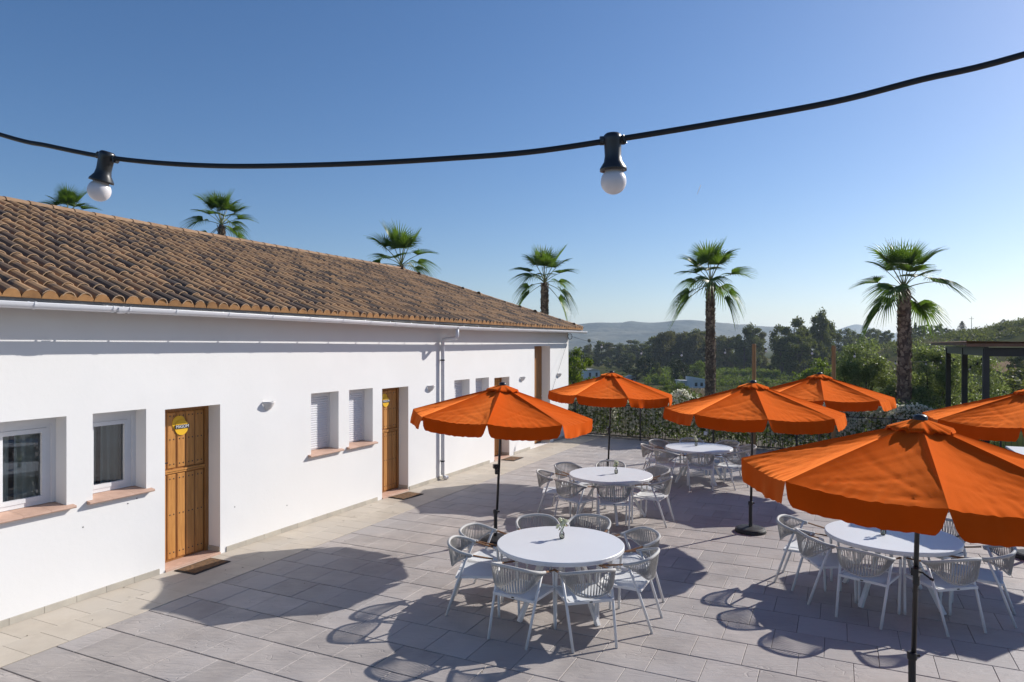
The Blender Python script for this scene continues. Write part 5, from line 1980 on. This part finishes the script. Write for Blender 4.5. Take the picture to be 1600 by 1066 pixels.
def hill_scrub():
    rng = np.random.default_rng(63)
    Cs, Ra = [], []
    for k in range(1000):
        u = rng.uniform(1180, 1800) if k < 500 else rng.uniform(1480, 1750)
        yy = rng.uniform(200, 420)
        x = (u - 800) / F * yy
        h = rng.uniform(0.7, 1.8)
        vv = pix(x, yy, gz(x, yy))[1]
        if u > 1535 and 556 < vv < 600:
            continue
        Cs.append((x, yy, gz(x, yy) + h * 0.5))
        Ra.append((h * 1.6, h * 1.6, h))
    C = clump_points(np.array(Cs), np.array(Ra), 56000, rng, 0.5)
    o = link('hillside_scrub', quads_mesh('hillside_scrub', leaf_quads(C, 0.8, 0.45, rng), M['leaf_euca']), kind='stuff')
    tag(o, 'dotted dark scrub covering the right hillside', 'scrub')
hill_scrub()
def dry_grass():
    rng = np.random.default_rng(64)
    n = 5000
    u = rng.uniform(1058, 1106, n)
    yy = rng.uniform(150, 182, n)
    x = (u - 800) / F * yy
    z = ground(x, yy) + rng.uniform(0, 1.6, n)
    o = link('dry_grass', quads_mesh('dry_grass', leaf_quads(np.stack([x, yy, z], 1), 0.9, 0.16, rng, up=2.0), M['dry']), kind='stuff')
    tag(o, 'pale dry grass in front of the white cottage', 'dry grass')
dry_grass()

# spiky plants behind the right umbrella and at palm feet
def spiky(x, y, h, label, seed, m='leaf_bright', n=46):
    rng = np.random.default_rng(seed)
    z0 = max(gz(x, y), -0.06)
    t = thing('spiky_plant', label, 'plant', (x, y, z0), 0, None)
    mb = MB()
    for k in range(n):
        a = rng.uniform(0, 6.283)
        e = rng.uniform(0.5, 1.5)
        L_ = h * rng.uniform(0.7, 1.1)
        w = 0.022
        d = Vector((math.cos(a) * math.cos(e), math.sin(a) * math.cos(e), math.sin(e)))
        s_ = Vector((-math.sin(a), math.cos(a), 0)) * w
        p0 = Vector((0, 0, 0.0))
        p1 = d * L_ * 0.55
        p2 = d * L_ + Vector((0, 0, -0.12 * L_))
        mb.add([p0 - s_ * .6, p0 + s_ * .6, p1 + s_, p1 - s_, p2], [(0, 1, 2, 3), (3, 2, 4)])
    o = part('leaves', mb, M[m], t, kind='stuff')
    part('stump', MB().lathe([(0.07, -0.05), (0.06, 0.08), (0.001, 0.12)], 8), M['bark'], t)
def on_fence(u, back):
    r_ = (u - 800) / F
    tt = (r_ * (FP[1] + FN[1] * back) - FP[0] - FN[0] * back) / (FD[0] - r_ * FD[1])
    p = FP + FD * tt + FN * back
    return p
for u, back, h, lab, sd in ((1518, 0.75, 0.95, 'spiky light green plant just left of the nearest pergola post', 1), (1560, 0.8, 0.8, 'spiky light green plant right of the nearest pergola post, by the railing', 2),
                            (1098, 4.9, 1.5, 'dark spiky green plant at the foot of the left palm', 3), (1440, 0.9, 1.1, 'light green spiky plant at the right of the palm foot', 4)):
    p = on_fence(u, back)
    spiky(p[0], p[1], h, lab, sd)

# small white plate on the railing behind the middle umbrella
p = on_fence(1102.5, -0.03)
o = part('fence_plate', MB().cbox((-0.05, -0.02, 0), (0.05, 0.012, 0.10), 0.006), M['pvc'], loc=(p[0], p[1], 0.33), rot=(0, 0, math.atan2(FD[1], FD[0])))
tag(o, 'small white plate fixed low on the black railing', 'plate')

# ================================================================== FAR HOUSES
def house(u, y, w, d, h, label, roofstyle, rot, name='white_cottage', rh=0.9, win=3):
    x = (u - 800) / F * y
    z = gz(x, y) - 0.3
    t = thing(name, label, 'house', (x, y, z), rot)
    part('wall', MB().box((-w / 2, -d / 2, 0), (w / 2, d / 2, h)), M['house_white'], t)
    rf = MB()
    o = 0.25
    if roofstyle == 'gable':
        vs = [(-w / 2 - o, -d / 2 - o, h), (w / 2 + o, -d / 2 - o, h), (w / 2 + o, d / 2 + o, h), (-w / 2 - o, d / 2 + o, h), (0, -d / 2 - o, h + rh), (0, d / 2 + o, h + rh)]
        rf.add(vs, [(0, 1, 4), (1, 2, 5, 4), (2, 3, 5), (3, 0, 4, 5), (3, 2, 1, 0)])
    else:
        vs = [(-w / 2 - o, -d / 2 - o, h + rh), (w / 2 + o, -d / 2 - o, h + 0.05), (w / 2 + o, d / 2 + o, h + 0.05), (-w / 2 - o, d / 2 + o, h + rh),
              (-w / 2 - o, -d / 2 - o, h), (w / 2 + o, -d / 2 - o, h), (w / 2 + o, d / 2 + o, h), (-w / 2 - o, d / 2 + o, h)]
        rf.add(vs, [(0, 1, 2, 3), (4, 5, 1, 0), (5, 6, 2, 1), (6, 7, 3, 2), (7, 4, 0, 3), (7, 6, 5, 4)])
    part('roof', rf, M['house_white'] if roofstyle != 'gable' else M['house_roof'], t)
    for k in range(win):
        cx = -w / 2 + w * (k + 0.5) / win
        part('window', MB().box((cx - 0.42, -d / 2 - 0.03, h * 0.32), (cx + 0.42, -d / 2 + 0.05, h * 0.75)), M['house_window'], t)
    return t
house(1091, 212, 5.4, 5.0, 2.7, 'low white cottage with sloping roof in the valley beside the left palm trunk', 'mono', 0.15, rh=1.1, win=3)
house(1070, 216, 4.6, 3.5, 2.2, 'small grey annex left of the white cottage', 'mono', 0.15, name='cottage_annex', rh=0.25, win=2)
house(923, 268, 5.6, 5, 3.6, 'pale two window house in the valley near the building corner', 'gable', 0.3, name='valley_house', rh=0.6, win=2)
house(985, 246, 3.0, 3.0, 1.6, 'tiny white gabled shed left of the dark spreading tree', 'gable', 0.2, name='garden_shed', rh=0.9, win=1)
# lattice mast on the skyline
x, y, z = at_u(1518, 330)
t = thing('power_pole', 'thin grey power pole on the right skyline', 'power pole', (x, y, z))
part('mast', MB().tube([(0, 0, 0), (0, 0, 9.5)], [0.16, 0.10], 6), M['kerb'], t)
part('crossarm', MB().box((-1.2, -0.08, 8.4), (1.2, 0.08, 8.55)), M['kerb'], t)
# short contrail high in the sky
cy = 5200.0
o = part('contrail', MB().tube([((1089 - 800) / F * cy, cy, EYE + (HZ - 304) * cy / F), ((1092 - 800) / F * cy, cy, EYE + (HZ - 297) * cy / F), ((1095 - 800) / F * cy, cy, EYE + (HZ - 289) * cy / F)], [1.2, 2.6, 2.0], 6), M['contrail'])
tag(o, 'tiny white contrail in the blue sky right of the centre bulb', 'contrail')

# ================================================================== HAZE
mb = MB().box((-7800, -60, -18), (7800, 7800, 175))
hz = part('haze', mb, None, kind='stuff')
hm = bpy.data.materials.new('valley_haze')
hm.use_nodes = True
nt = hm.node_tree
nt.nodes.remove(nt.nodes['Principled BSDF'])
pv = nt.nodes.new('ShaderNodeVolumePrincipled')
pv.inputs['Color'].default_value = (0.72, 0.86, 1.0, 1)
pv.inputs['Density'].default_value = 0.00013
pv.inputs['Anisotropy'].default_value = 0.35
nt.links.new(pv.outputs['Volume'], nt.nodes['Material Output'].inputs['Volume'])
hz.data.materials.append(hm)
